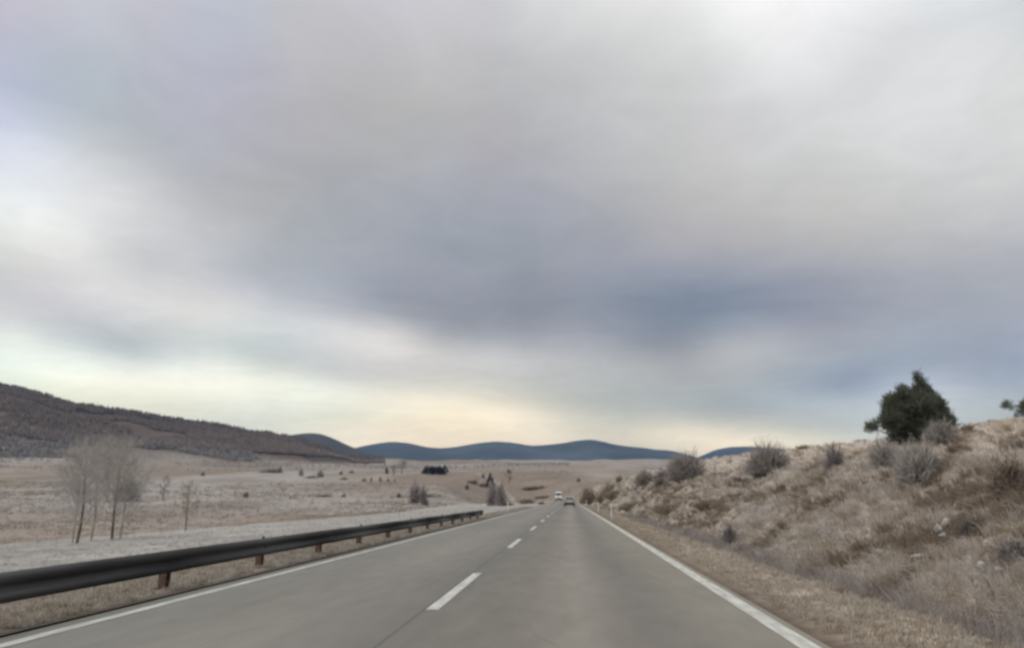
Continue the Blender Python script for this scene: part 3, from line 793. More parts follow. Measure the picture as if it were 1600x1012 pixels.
# ------------------------------------------------------------------ shrubs and trees
def bush_parts(w, h, n, rng, tw, flat=1.0, lean=0.0, sub=4):
    """stems from one foot and finer twigs forking off them; returns two meshes' arrays"""
    ang = rng.uniform(0, 2 * math.pi, n); e = np.arccos(1 - rng.random(n) * 0.98)
    dirs = np.stack([np.cos(ang) * np.sin(e), np.sin(ang) * np.sin(e), np.cos(e)], 1)
    reach = rng.uniform(0.6, 1.03, (n, 1)) * (0.86 + 0.22 * np.stack([vnoise(ang * 1.6, e * 2.0, 7)], 1))
    tip = dirs * reach * np.array([w / 2, w / 2 * flat, h]) + np.array([lean * h, 0, 0]) * dirs[:, 2:3]
    root = np.stack([rng.normal(size=n) * w * 0.07, rng.normal(size=n) * w * 0.07, np.full(n, -0.05)], 1)
    mid = root * 0.5 + tip * 0.5 + rng.normal(size=(n, 3)) * 0.05 * h
    mid[:, 2] = np.abs(mid[:, 2])
    P = np.stack([root, mid, tip], 1)
    V1, F1 = ribbons(P, np.full((n, 1), tw) * np.array([[1.4, 1.0, 0.5]]), rng)
    t = rng.uniform(0.35, 0.95, n * sub)[:, None]
    a = np.repeat(mid, sub, 0); b = np.repeat(tip, sub, 0)
    p0 = a + (b - a) * t
    dv = norm(rng.normal(size=(n * sub, 3)) + np.repeat(norm(tip + 1e-6), sub, 0) * 1.1 + np.array([0, 0, 0.5]))
    p2 = p0 + dv * (0.10 + 0.16 * rng.random((n * sub, 1))) * math.sqrt(w * h)
    p2[:, 2] = np.maximum(p2[:, 2], 0.02)
    p1 = (p0 + p2) / 2 + rng.normal(size=(n * sub, 3)) * 0.015 * h
    V2, F2 = ribbons(np.stack([p0, p1, p2], 1), np.full((n * sub, 1), tw * 0.62) * np.array([[1.0, 0.9, 0.4]]), rng)
    return (V1, F1), (V2, F2)


TEMPL = {}


def small_bush_mesh(kind, matn):
    """shared unit-size shrub for the far ones"""
    key = (kind, matn)
    if key not in TEMPL:
        rng = np.random.default_rng(100 + kind)
        (V1, F1), (V2, F2) = bush_parts(1, 1, 70, rng, 0.020, sub=4)
        a = Acc(); a.add(V1, F1); a.add(V2, F2)
        me = a.mesh('shrub', False); me.materials.append(M[matn]); TEMPL[key] = me
    return TEMPL[key]


def big_bush(name, u, v, w, h, n, matn, label, cat='shrub', group=None, stem='twig_dark', lean=0.0, seed=1, tw=None, sub=4, depth=1.0):
    p, dist = hit(u, v)
    k = px(dist)
    rng = np.random.default_rng(seed)
    e = empty(name, (p[0], p[1], p[2] - 0.03))
    s, t = bush_parts(w * k, h * k, int(n * 1.5), rng, tw or max(0.007, 0.38 * k), depth, lean, sub)
    link('stems', np_mesh('stems', s[0], s[1], None, False), e, M[stem])
    link('twigs', np_mesh('twigs', t[0], t[1], None, False), e, M[matn])
    tag(e, label, cat, group)
    return e


G_BANK = 'bare shrubs on the right bank'
big_bush('bare_shrub', 1070, 751, 82, 54, 420, 'twig_grey', 'large round bare grey shrub on the bank, in front of the gap between the mountains', group=G_BANK, seed=2)
big_bush('bare_shrub', 1196, 741, 88, 58, 420, 'twig_grey', 'large wide bare shrub on the crest right of the far mountains', group=G_BANK, seed=3, lean=0.12)
big_bush('bare_shrub', 1008, 758, 42, 28, 260, 'twig_grey', 'low dark grey shrub touching the left side of a larger round one', group=G_BANK, seed=4)
big_bush('bare_shrub', 1036, 755, 40, 26, 220, 'twig_mauve', 'low mauve shrub between two grey shrubs at the foot of the bigger one', group=G_BANK, seed=41)
big_bush('bare_shrub', 1305, 736, 38, 46, 260, 'twig_mauve', 'upright purplish bare shrub alone on the slope left of the evergreen', group=G_BANK, seed=5)
big_bush('bare_shrub', 1436, 760, 84, 80, 380, 'twig_pale', 'tall pale bare shrub with dark foot standing in front of the evergreen', group=G_BANK, seed=6)
big_bush('bare_shrub', 1384, 728, 62, 48, 260, 'twig_pale', 'pale bushy shrub under the lower left branches of the evergreen', group=G_BANK, seed=8)
big_bush('bare_shrub', 1472, 694, 62, 42, 260, 'twig_grey', 'grey bare shrub behind the lower right of the evergreen', group=G_BANK, seed=9)
big_bush('russet_shrub', 1497, 708, 40, 18, 160, 'twig_russet', 'low russet brown shrub to the right of the evergreen', group=G_BANK, seed=10)
big_bush('bare_shrub', 1578, 776, 70, 66, 260, 'twig_brown', 'tall brown shrub on the bank at the right edge of the photo', group=G_BANK, seed=12)
big_bush('bare_shrub', 1592, 712, 42, 28, 200, 'twig_brown', 'low brown shrub high on the slope at the right edge of the photo', group=G_BANK, seed=13)
big_bush('bare_shrub', 1519, 838, 46, 30, 240, 'twig_dark', 'dark low shrub beside the upper cluster of pale rocks', group=G_BANK, seed=14)
big_bush('bare_shrub', 1588, 884, 56, 42, 240, 'twig_grey', 'grey shrub just above the white rocks near the right edge', group=G_BANK, seed=15)
big_bush('weed_shrub', 1141, 856, 34, 46, 220, 'twig_mauve', 'upright mauve dead weed clump at the toe of the bank', group=G_BANK, seed=16)
big_bush('brown_shrub', 920, 788, 38, 30, 240, 'twig_brown', 'dark brown shrub at the far left tip of the bank beside the road', group=G_BANK, seed=17, stem='twig_brown')
big_bush('brown_shrub', 940, 784, 34, 34, 260, 'twig_brown', 'leaning dark brown shrub behind the white roadside posts', group=G_BANK, seed=18, lean=0.5, stem='twig_brown')
big_bush('brown_shrub', 957, 779, 46, 15, 200, 'twig_brown', 'low brown shrub on the bank top behind the leaning one near the marker posts', group=G_BANK, seed=42, lean=0.3, stem='twig_brown')
big_bush('brown_shrub', 985, 796, 56, 13, 200, 'twig_brown', 'low spreading brown shrub at the foot of the bank right of the nearest marker post', group=G_BANK, seed=43, lean=0.3, stem='twig_brown')
big_bush('brown_shrub', 1045, 801, 66, 17, 200, 'twig_brown', 'sprawling brown shrub low on the bank under the round grey shrub', group=G_BANK, seed=19, lean=0.3, stem='twig_brown')
big_bush('brown_shrub', 1102, 793, 60, 15, 200, 'twig_brown', 'dark sprawling shrub halfway up the bank between two larger bare shrubs', group=G_BANK, seed=20, lean=0.3, stem='twig_brown')


def tiny(name, u, v, w, h, matn, label, cat='bush', group='small bushes in the far fields', k=0, sx=1.0):
    p, dist = hit(u, v)
    o = link(name, small_bush_mesh(k % 5, matn))
    o.location = (p[0], p[1], p[2] - 0.05)
    q = px(dist)
    o.scale = (w * q, min(w, h * 2.2) * q, h * q)
    o.rotation_euler = (0, 0, 0.0)
    return tag(o, label, cat, group)


G2 = 'small bushes on the crest of the right slope'
tiny('small_bush', 1256, 701, 24, 8, 'twig_brown', 'flat brown bush on the skyline between the purplish shrub and the wide crest shrub', group=G2, k=1)
tiny('small_bush', 1278, 700, 9, 8, 'twig_grey', 'tiny grey bush on the skyline left of the purplish upright shrub', group=G2, k=2)
tiny('small_bush', 1346, 690, 32, 8, 'twig_grey', 'flat grey bush on the skyline at the left tip of the evergreen', group=G2, k=3)
tiny('small_bush', 968, 752, 18, 14, 'twig_brown', 'small brown bush on the bank top near the far end of the road', group=G2, k=4)
tiny('small_bush', 1140, 737, 14, 7, 'twig_brown', 'small brown bush between the two largest bare shrubs', group=G2, k=0)
tiny('small_bush', 1512, 672, 26, 14, 'twig_brown', 'brown bush on the crest just right of the evergreen', group=G2, k=1)
F_ = 'small bushes in the far fields'
tiny('small_bush', 904, 752, 8, 9, 'twig_dark', 'lone dark bush on the plain just left of the bank end', k=0)
tiny('small_bush', 317, 743, 8, 8, 'twig_dark', 'single dark bush below the grey scrub of the left hill', k=1)
tiny('small_bush', 384, 777, 13, 10, 'twig_russet', 'dark reddish bush alone in the tan field right of the birches', k=2)
tiny('small_bush', 167, 748, 10, 9, 'twig_dark', 'small dark bush seen between the birch trunks', k=3)
tiny('small_bush', 437, 738, 12, 11, 'twig_dark', 'dark round bush at the right end of a low hedge', k=4)
tiny('small_bush', 507, 776, 30, 7, 'twig_brown', 'long low brown bush in the middle of the left field', k=0)
tiny('small_bush', 537, 776, 11, 7, 'twig_brown', 'small brown bush just right of the long low one', k=1)
tiny('small_bush', 623, 777, 14, 10, 'twig_olive', 'round olive bush left of the mauve field trees', k=2)
tiny('small_bush', 664, 789, 17, 11, 'twig_dark', 'dark round bush at the foot of the mauve field trees', k=3)
tiny('small_bush', 730, 764, 11, 11, 'twig_dark', 'dark round bush left of the small dark conifer', k=4)
tiny('small_bush', 754, 760, 14, 10, 'twig_olive', 'green grey bush against the small dark conifer', k=0)
tiny('small_bush', 755, 746, 7, 9, 'twig_dark', 'tiny dark bush up the slope above the green grey one', k=1)
tiny('small_bush', 793, 789, 30, 8, 'twig_olive', 'low olive bush at the roadside below the two columnar trees', k=2)
tiny('small_bush', 822, 786, 42, 11, 'twig_brown', 'low spreading brown bush left of the far end of the road', k=3)
tiny('small_bush', 846, 787, 17, 6, 'twig_brown', 'brown low bush hugging the left road edge short of the white van', k=4)
tiny('small_bush', 848, 778, 34, 7, 'twig_brown', 'brown low bush left of the white van', k=0)
tiny('small_bush', 487, 747, 32, 6, 'twig_grey', 'flat grey bush between two upright ones in the left field', k=1)
tiny('small_bush', 470, 743, 12, 15, 'twig_grey', 'upright grey bush at the left of a pair below the hill', k=2)
tiny('small_bush', 500, 745, 16, 16, 'twig_grey', 'upright grey bush at the right of a pair below the hill', k=3)
tiny('small_bush', 533, 741, 9, 9, 'twig_grey', 'grey bush below the right tip of the left hill', k=4)
tiny('small_bush', 549, 739, 10, 8, 'twig_grey', 'grey bush at the right tip of the left hill', k=0)
tiny('small_bush', 537, 749, 18, 5, 'twig_brown', 'flat brown bush under the right tip of the left hill', k=1)
for i, (u, w, h) in enumerate(((569, 9, 9), (580, 6, 10), (594, 7, 10), (606, 6, 8), (617, 5, 6))):
    tiny('small_bush', u, 752, w, h, 'twig_mauve', ('leftmost', 'second from the left', 'middle', 'second from the right', 'rightmost')[i] + ' mauve bush of the loose row of five in the middle field', group='loose row of five field bushes', k=i)
tiny('small_bush', 604, 740, 9, 15, 'twig_dark', 'dark narrow bush left of the frosted field trees', k=2)
tiny('hedge', 422, 738, 52, 9, 'twig_mauve', 'low purple grey hedge below the left hill', cat='hedge', k=3)
tiny('hedge', 739, 755, 32, 8, 'twig_brown', 'short brown hedge left of the small dark conifer', cat='hedge', k=4)
tiny('hedge', 836, 764, 56, 8, 'twig_russet', 'long russet hedge across the slope above the far end of the road', cat='hedge', k=0)
tiny('hedge', 660, 776, 90, 5, 'twig_brown', 'thin brown hedge line behind the mauve field trees', cat='hedge', k=1)


def bare_tree(name, p, height, spread, trunk_r, rng, matn, bark, label, cat='tree', group=None, n_pri=26, n_sec=7, n_twig=4, tw=0.01, lean=0.0, first=0.28, forks=1):
    e = empty(name, p)
    ta, ca = Acc(), Acc()
    bend = rng.normal(size=2) * 0.012
    for f in range(forks):
        off = rng.normal(size=2) * 0.10 * (f > 0)
        ks = np.linspace(0, 1, 8)
        T = np.stack([(lean * ks + bend[0] * np.sin(ks * 5) + off[0] * ks) * height, (bend[1] * np.sin(ks * 4) + off[1] * ks) * height, ks * height * (0.95 if f == 0 else 0.8) - 0.05], 1)
        V, F = tube(T, trunk_r * (1 - 0.9 * ks) + 0.004, 7)
        ta.add(V, F)
        pri, w1 = [], []
        for i in range(n_pri):
            t = first + (1 - first) * rng.random() ** 0.8
            b0 = np.array([np.interp(t, ks, T[:, j]) for j in range(3)])
            a = rng.uniform(0, 2 * math.pi)
            ln = spread * (0.25 + 0.75 * math.sin(math.pi * min(1, (t - first) / (1 - first) * 0.75 + 0.25))) * rng.uniform(0.6, 1.1)
            dv = np.array([math.cos(a), math.sin(a), rng.uniform(0.5, 1.3)])
            dv /= np.linalg.norm(dv)
            p2 = b0 + dv * ln; p1 = b0 + dv * ln * 0.5 + np.array([0, 0, -0.04 * ln]) + rng.normal(size=3) * 0.04 * ln
            p2 = p2 + np.array([0, 0, 0.15 * ln])
            pri.append((b0, p1, p2)); w1.append(trunk_r * 0.30 * (1.1 - t))
        pri = np.array(pri); w1 = np.array(w1)
        for i in range(n_pri):
            V, F = tube(pri[i], [w1[i] + 0.004, w1[i] * 0.6 + 0.003, 0.003], 4)
            ca.add(V, F)
        t = rng.uniform(0.25, 1.0, (n_pri * n_sec, 1))
        A = np.repeat(pri, n_sec, 0)
        p0 = np.where(t < 0.5, A[:, 0] + (A[:, 1] - A[:, 0]) * t * 2, A[:, 1] + (A[:, 2] - A[:, 1]) * (t * 2 - 1))
        dv = norm(norm(A[:, 2] - A[:, 0]) + rng.normal(size=p0.shape) * 0.6 + np.array([0, 0, 0.25]))
        ls = spread * rng.uniform(0.18, 0.42, (len(p0), 1))
        p2 = p0 + dv * ls; p1 = (p0 + p2) / 2 + rng.normal(size=p0.shape) * 0.06 * ls
        V, F = ribbons(np.stack([p0, p1, p2], 1), np.full((len(p0), 1), tw) * np.array([[1.2, 0.9, 0.5]]), rng); ca.add(V, F)
        t = rng.uniform(0.2, 1.0, (len(p0) * n_twig, 1))
        q0 = np.repeat(p0, n_twig, 0) + (np.repeat(p2 - p0, n_twig, 0)) * t
        dv = norm(np.repeat(dv, n_twig, 0) + rng.normal(size=q0.shape) * 0.7 + np.array([0, 0, 0.2]))
        q2 = q0 + dv * spread * rng.uniform(0.08, 0.2, (len(q0), 1)); q1 = (q0 + q2) / 2
        V, F = ribbons(np.stack([q0, q1, q2], 1), np.full((len(q0), 1), tw * 0.6) * np.array([[1.0, 0.9, 0.4]]), rng); ca.add(V, F)
    link('trunk', ta.mesh('trunk'), e, M[bark])
    link('crown', ca.mesh('crown', False), e, M[matn])
    tag(e, label, cat, group)
    return e


# the five slim birches on the edge of the frosted shelf
GB = 'bare birches beyond the guardrail'
for i, (u, v, hp, sp_, lab) in enumerate((
        (113, 849, 120, 42, 'thin bare birch, the leftmost trunk of the five beyond the guardrail'),
        (120, 848, 130, 56, 'stout dark bare birch leaning right, second trunk from the left'),
        (142, 844, 118, 48, 'pale bare birch standing alone in the middle of the five'),
        (175, 842, 128, 54, 'straight dark bare birch, second trunk from the right of the five'),
        (187, 842, 118, 48, 'reddish bare birch, the rightmost trunk of the five beyond the guardrail'))):
    p, dist = hit(u, v)
    rng = np.random.default_rng(200 + i)
    k = px(dist)
    bare_tree('birch_tree', p, hp * k, sp_ * k, (1.1, 2.1, 1.4, 2.0, 1.5)[i] * k, rng, 'twig_pale', ('bark', 'bark_dark', 'bark', 'bark_dark', 'bark')[i], lab, group=GB, n_pri=60, n_sec=9, n_twig=7, tw=0.12 * k, lean=(0.0, 0.02, 0.0, 0.0, 0.02)[i], first=0.18)
for u, v, w, h, n, m_, lab, sd in ((198, 783, 46, 40, 220, 'twig_dark', 'dense dark shrub in the field behind the two right birches', 31),):
    big_bush('field_shrub', u, v, w, h, n, m_, lab, group='shrubs around the birches', seed=sd)
GT = 'bare trees in the valley'
for u, v, w, h, m_, lab, sd in ((769, 790, 26, 48, 'twig_mauve', 'mauve broom shaped bare tree in front of the small dark conifer', 81), (783, 790, 24, 50, 'twig_grey', 'grey green broom shaped bare tree past the end of the guardrail', 82),
                                (648, 786, 26, 44, 'twig_mauve', 'wider mauve bare tree of the pair behind the guardrail', 83), (661, 785, 18, 36, 'twig_mauve', 'narrower mauve bare tree of the pair behind the guardrail', 84)):
    big_bush('bare_tree', u, v, w, h, 60, m_, lab, 'tree', GT, 'bark_dark', seed=sd, sub=6)
for i, (u, v, hp, sp_, m_, lab) in enumerate((
        (255, 782, 32, 14, 'twig_grey', 'small upright bare tree in the field right of the birches'),
        (290, 828, 66, 26, 'twig_olive', 'thin olive sapling at the edge of the frosted shelf'),
        (795, 756, 20, 9, 'twig_russet', 'russet crowned small tree on the slope above the road end'),
        (615, 743, 16, 8, 'twig_grey', 'frosted grey tree left of the dark conifer stand'),
        (628, 740, 20, 12, 'twig_grey', 'wider frosted grey tree nearest the dark conifer stand'))):
    p, dist = hit(u, v); k = px(dist)
    bare_tree('bare_tree', p, hp * k, sp_ * k, max(0.7 * k, 0.05), np.random.default_rng(300 + i), m_, 'bark_dark', lab, group=GT, n_pri=22, n_sec=6, n_twig=4, tw=0.2 * k, first=0.15)
# one round tree on the ridge of the left hill
i0 = int((197 + 700) / 1300 * 259)
pr = HPs[i0, 68]
bare_tree('ridge_tree', pr + np.array([0, 0, -1]), 26, 14, 0.5, np.random.default_rng(401), 'twig_dark', 'bark_dark', 'round bare tree standing up from the ridge of the left hill', n_pri=30, n_sec=6, n_twig=4, tw=0.3, first=0.15)


def needles(acc, pts_, dirs, ln, wd, per, rng):
    n = len(pts_)
    b = np.repeat(pts_, per, 0); d_ = norm(np.repeat(dirs, per, 0) + rng.normal(size=(n * per, 3)) * 0.65)
    b = b + rng.normal(size=b.shape) * ln * 0.25
    l_ = ln * rng.uniform(0.6, 1.2, (n * per, 1))
    V, F = ribbons(np.stack([b, b + d_ * l_ * 0.6, b + d_ * l_], 1), np.full((n * per, 1), wd) * np.array([[0.6, 1.0, 0.2]]), rng)
    acc.add(V, F)


def evergreen(u, v, blobs, label, n_tuft, seed, name='evergreen_tree', ln=0.24, wd=0.011, per=20, limbs=True):
    """short trunk, limbs to every lobe and needle tufts through each lobe's volume"""
    p, dist = hit(u, v); k = px(dist)
    rng = np.random.default_rng(seed)
    e = empty(name, (p[0], p[1], p[2] - 0.05))
    ta, la, ca = Acc(), Acc(), Acc()
    h = max(-b[1] for b in blobs) * k
    ks = np.linspace(0, 1, 6)
    V, F = tube(np.stack([0.1 * np.sin(ks * 3) * h * 0.3, 0 * ks, ks * h * 0.8], 1), 0.035 * h * (1 - 0.8 * ks) + 0.01, 8); ta.add(V, F)
    tot = sum(b[2] * b[3] for b in blobs)
    for bx, by, brx, bry, in blobs:
        c0 = np.array([bx * k, rng.normal() * 12 * k, -by * k]); rr_ = np.array([brx * k, brx * k * 0.95, bry * k])
        s0 = np.array([0, 0, max(0.1 * h, c0[2] * 0.45)])
        V, F = tube(np.stack([s0, (s0 + c0) / 2 + np.array([0, 0, -0.05 * h]), c0]), [0.018 * h, 0.012 * h, 0.004 * h], 5); la.add(V, F)
        n = int(n_tuft * brx * bry / tot)
        dv = norm(rng.normal(size=(n, 3)))
        q = c0 + dv * rr_ * (rng.random((n, 1)) ** 0.45) * (0.8 + 0.35 * vnoise(dv[:, 0] * 2.5 + bx, dv[:, 2] * 2.5 + by, 3)[:, None])
        dd_ = norm(dv * np.array([1, 1, 0.6]) + np.array([0, 0, 0.75]))
        needles(ca, q, dd_, ln, wd, per, rng)
    link('trunk', ta.mesh('trunk'), e, M['bark_dark']); link('limbs', la.mesh('limbs'), e, M['bark_dark'])
    link('crown', ca.mesh('crown', False), e, M['needle'])
    return tag(e, label, 'tree', 'evergreens on the right slope')


SC = 0.83
B = [(14, -84, 11, 15), (10, -66, 22, 18), (-14, -76, 9, 13), (-16, -60, 20, 20), (-36, -56, 13, 15), (-44, -42, 18, 16), (-56, -36, 10, 8), (-18, -38, 30, 20), (16, -44, 34, 22),
     (38, -56, 16, 15), (48, -42, 18, 12), (64, -40, 10, 7), (30, -22, 20, 14), (-4, -20, 22, 14), (-22, -14, 14, 12), (6, -8, 18, 9), (-2, -92, 8, 8), (16, -98, 5, 9), (0, -58, 30, 22), (28, -60, 18, 14), (-24, -70, 14, 12), (-30, -40, 22, 18), (44, -50, 16, 12), (34, -72, 16, 15), (48, -62, 14, 12), (-32, -70, 12, 12), (24, -84, 11, 11), (15, -108, 5, 10), (-16, -86, 5, 8)]
evergreen(1430, 699, [(b_[0] * SC, b_[1] * 0.90, b_[2] * SC, b_[3] * 0.95) for b_ in B], 'big dark evergreen tree with a lobed crown on the right bank', 1650, 51)
evergreen(1603, 645, [(1, -16, 14, 10), (-8, -19, 8, 7), (9, -20, 11, 10), (2, -7, 12, 9)], 'small dark evergreen on the crest cut by the right edge of the photo', 160, 52)

# stand of dark conifers in the valley
rng = np.random.default_rng(61)


def spruce_mesh(sd):
    rg_ = np.random.default_rng(sd); a = Acc()
    n = 260
    z = rg_.random(n) ** 0.8; ang = rg_.uniform(0, 2 * math.pi, n)
    r = (1 - z) * 0.30 * (0.75 + 0.4 * rg_.random(n)) + 0.015
    q = np.stack([np.cos(ang) * r * 0.5, np.sin(ang) * r * 0.5, 0.06 + z * 0.9], 1)
    dv = np.stack([np.cos(ang), np.sin(ang), np.full(n, -0.15)], 1)
    tip = q + dv * r[:, None] * 0.7 + np.array([0, 0, 0.0])
    V, F = ribbons(np.stack([q, (q + tip) / 2, tip], 1), np.full((n, 1), 0.032) * np.array([[1.0, 1.1, 0.3]]), rg_)
    a.add(V, F)
    return a.mesh('crown', False)


SP = [spruce_mesh(500 + i) for i in range(3)]
for me in SP: me.materials.append(M['needle_far'])
ks = np.linspace(0, 1, 3)
tv, tf = tube(np.stack([0 * ks, 0 * ks, ks * 0.9], 1), 0.03 * (1 - 0.8 * ks), 6)
TR = np_mesh('trunk', tv, tf); TR.materials.append(M['bark_dark'])


def conifer(u, v, hp, wide, label, group, i):
    p, dist = hit(u, v); k = px(dist)
    e = empty('conifer_tree', (p[0], p[1], p[2] - 0.1), i * 1.3)
    e.scale = (hp * k * wide, hp * k * wide, hp * k)
    link('trunk', TR, e); link('crown', SP[i % 3], e)
    return tag(e, label, 'conifer', group)


for i, u in enumerate((664, 668, 672, 675, 679, 682, 686, 689, 692, 695, 677, 687)):
    conifer(u, 739 + (i % 3), 11 + (i * 7 % 4), 1.7, 'dark conifer in the dense stand below the far mountains', 'dense stand of conifers', i)
conifer(766, 761, 24, 1.1, 'single dark conifer behind the columnar trees past the guardrail end', None, 1)

# pale round tussock and rocks on the bank
p, dist = hit(1417, 770); k = px(dist)
e = empty('grass_tussock', p)
(sv, sf), (tv2, tf2) = bush_parts(34 * k, 22 * k, 260, np.random.default_rng(71), 0.25 * k, sub=3)
M['straw'] = mat('straw_mat', (0.37, 0.34, 0.27), 0.9, 0.2, 3)
a = Acc(); a.add(sv, sf); a.add(tv2, tf2)
link('grass_blades', a.mesh('grass_blades', False), e, M['straw'])
tag(e, 'rounded pale grass tussock left of the foot of the tall pale shrub', 'tussock')


def rock(u, v, w, h, label, group, sd):
    p, dist = hit(u, v); k = px(dist)
    bm = bmesh.new(); bmesh.ops.create_icosphere(bm, subdivisions=2, radius=0.5)
    rg_ = random.Random(sd); o_ = [Vector((rg_.uniform(-1, 1), rg_.uniform(-1, 1), rg_.uniform(-1, 1))).normalized() for _ in range(11)]
    for vtx in bm.verts:
        for q in o_:
            dcut = vtx.co.dot(q) - 0.30
            if dcut > 0: vtx.co -= q * dcut * 0.9
        vtx.co *= 1 + rg_.uniform(-0.07, 0.07)
        vtx.co = Vector((vtx.co.x * w * k, vtx.co.y * w * k, vtx.co.z * h * k * 1.3))
    me = bpy.data.meshes.new('rock'); bm.to_mesh(me); bm.free(); me.materials.append(M['stone'])
    o = link('rock', me); o.location = (p[0] - 0.12, p[1] - 0.08, p[2] + 0.42 * h * k); o.rotation_euler = (0, 0, rg_.uniform(0, 3))
    return tag(o, label, 'rock', group)


GRk = 'pale rocks on the right bank'
for i, (u, v, w, h, lab) in enumerate((
        (1474, 832, 16, 12, 'left grey rock of the upper cluster beside the dark low shrub'), (1488, 826, 18, 16, 'largest grey rock of the upper cluster beside the dark low shrub'),
        (1482, 840, 13, 8, 'lowest small rock of the upper cluster beside the dark low shrub'), (1506, 810, 14, 9, 'rock just above the dark low shrub'),
        (1548, 897, 16, 20, 'upright white rock of the lower cluster near the right edge'), (1572, 906, 15, 19, 'white rock of the lower cluster closest to the right edge'),
        (1526, 912, 14, 9, 'flat white rock at the left of the lower cluster'), (1541, 917, 16, 9, 'flat white rock at the bottom of the lower cluster'),
        (1383, 864, 13, 7, 'small pale rock alone in the middle of the bank'), (1447, 872, 26, 8, 'long flat pale rock between the two rock clusters'))):
    rock(u, v, w, h, lab, GRk, i + 3)


# ------------------------------------------------------------------ guardrail
gx0 = -5.70
gd = empty('guardrail', (gx0, 0, 0))
prof = [(0.00, 0.530), (0.035, 0.522), (0.072, 0.500), (0.080, 0.470), (0.072, 0.440), (0.030, 0.405), (0.012, 0.378), (0.030, 0.350), (0.072, 0.315), (0.080, 0.285), (0.072, 0.255), (0.035, 0.233), (0.00, 0.225)]


def beam(y0, y1, dx):
    ys = np.linspace(y0, y1, 3); V, F = [], []
    m = len(prof)
    for y in ys:
        for off in (0.0, -0.006):
            for x, z in prof: V.append((x + off + dx, y, z + float(ground(gx0 - 0.8, y, False)) * 0.0))
    for i in range(2):
        for j in range(m - 1):
            a, b = i * 2 * m + j, (i + 1) * 2 * m + j
            F.append((a, b, b + 1, a + 1)); F.append((a + m, a + m + 1, b + m + 1, b + m))
        for j in (0, m - 1):
            a, b = i * 2 * m + j, (i + 1) * 2 * m + j
            F.append((a, a + m, b + m, b))
    for i in (0, 2):
        for j in range(m - 1):
            a = i * 2 * m + j; F.append((a, a + 1, a + 1 + m, a + m))
    return np_mesh('rail_section', np.array(V), np.array(F))


PY = [0.74 + 3.44 * k for k in range(0, 15)]
ends = [-2.7] + [PY[k] + 0.12 for k in range(1, 14, 2)] + [51.0]
for i in range(len(ends) - 1):
    link('rail_section', beam(ends[i] - (0.3 if i else 0), ends[i + 1], 0.012 * (i % 2)), gd, M['steel'])


def box_bm(bm, x0, x1, y0, y1, z0, z1):
    vs = [bm.verts.new(q) for q in ((x0, y0, z0), (x1, y0, z0), (x1, y1, z0), (x0, y1, z0), (x0, y0, z1), (x1, y0, z1), (x1, y1, z1), (x0, y1, z1))]
    for f in ((0, 3, 2, 1), (4, 5, 6, 7), (0, 1, 5, 4), (1, 2, 6, 5), (2, 3, 7, 6), (3, 0, 4, 7)): bm.faces.new([vs[i] for i in f])


def bm_obj(name, bm, m, parent, bevel=0.0, smooth_=False):
    if bevel: bmesh.ops.bevel(bm, geom=bm.edges[:], offset=bevel, segments=2, affect='EDGES')
    bmesh.ops.recalc_face_normals(bm, faces=bm.faces)
    me = bpy.data.meshes.new(name); bm.to_mesh(me); bm.free()
    for p_ in me.polygons: p_.use_smooth = smooth_
    return link(name, me, parent, m)


def post_mesh():
    bm = bmesh.new()                                   # C-section post
    box_bm(bm, -0.135, -0.128, -0.06, 0.06, -0.5, 0.515); box_bm(bm, -0.128, -0.02, -0.06, -0.053, -0.5, 0.515); box_bm(bm, -0.128, -0.02, 0.053, 0.06, -0.5, 0.515)
    box_bm(bm, -0.05, -0.018, -0.0525, 0.0525, 0.26, 0.5)
    bmesh.ops.recalc_face_normals(bm, faces=bm.faces)
    me = bpy.data.meshes.new('post'); bm.to_mesh(me); bm.free(); me.materials.append(M['rust']); return me


def bolt_mesh():
    bm = bmesh.new(); bmesh.ops.create_cone(bm, cap_ends=True, segments=8, radius1=0.022, radius2=0.016, depth=0.02, matrix=Matrix.Rotation(R(90), 4, 'Y'))
    me = bpy.data.meshes.new('bolt'); bm.to_mesh(me); bm.free(); me.materials.append(M['steel']); return me


def refl_mesh():
    bm = bmesh.new(); box_bm(bm, -0.05, -0.01, -0.012, 0.012, 0.505, 0.562)
    me = bpy.data.meshes.new('reflector'); bm.to_mesh(me); bm.free(); me.materials.append(M['black_plastic']); return me


PM, BM, RM = post_mesh(), bolt_mesh(), refl_mesh()
for k, y in enumerate(PY):
    po = link('post', PM, gd); po.location = (0, y, 0)
    bo = link('bolt', BM, po); bo.location = (0.027, 0, 0.378)
    if k % 2 == 0: link('reflector', RM, po)
tag(gd, 'long dark weathered steel guardrail on rusty posts along the left road edge', 'guardrail')


# ------------------------------------------------------------------ roadside marker posts
def marker(x, y, h, label):
    z = float(ground(x, y))
    e = empty('marker_post', (x, y, z - 0.03), 0)
    bm = bmesh.new()
    b = [(-0.06, -0.045), (0.06, -0.045), (0.05, 0.045), (-0.05, 0.045)]
    lo = [bm.verts.new((q[0], q[1], 0)) for q in b]; hi = [bm.verts.new((q[0] * 0.92, q[1] * 0.92, h + (0.05 if q[1] > 0 else 0))) for q in b]
    bm.faces.new(lo[::-1]); bm.faces.new(hi)
    for i in range(4): bm.faces.new((lo[i], lo[(i + 1) % 4], hi[(i + 1) % 4], hi[i]))
    bm_obj('post', bm, M['white_plastic'], e, 0.008)
    bm = bmesh.new(); box_bm(bm, -0.064, 0.064, -0.05, 0.05, h * 0.74, h * 0.92); bm_obj('band', bm, M['white_plastic'], e, 0.004)
    bm = bmesh.new(); box_bm(bm, -0.022, 0.022, -0.056, -0.048, h * 0.76, h * 0.90); bm_obj('reflector', bm, M['red_lens'] if x > 0 else M['clear_lens'], e)
    return tag(e, label, 'marker post', 'white roadside marker posts')


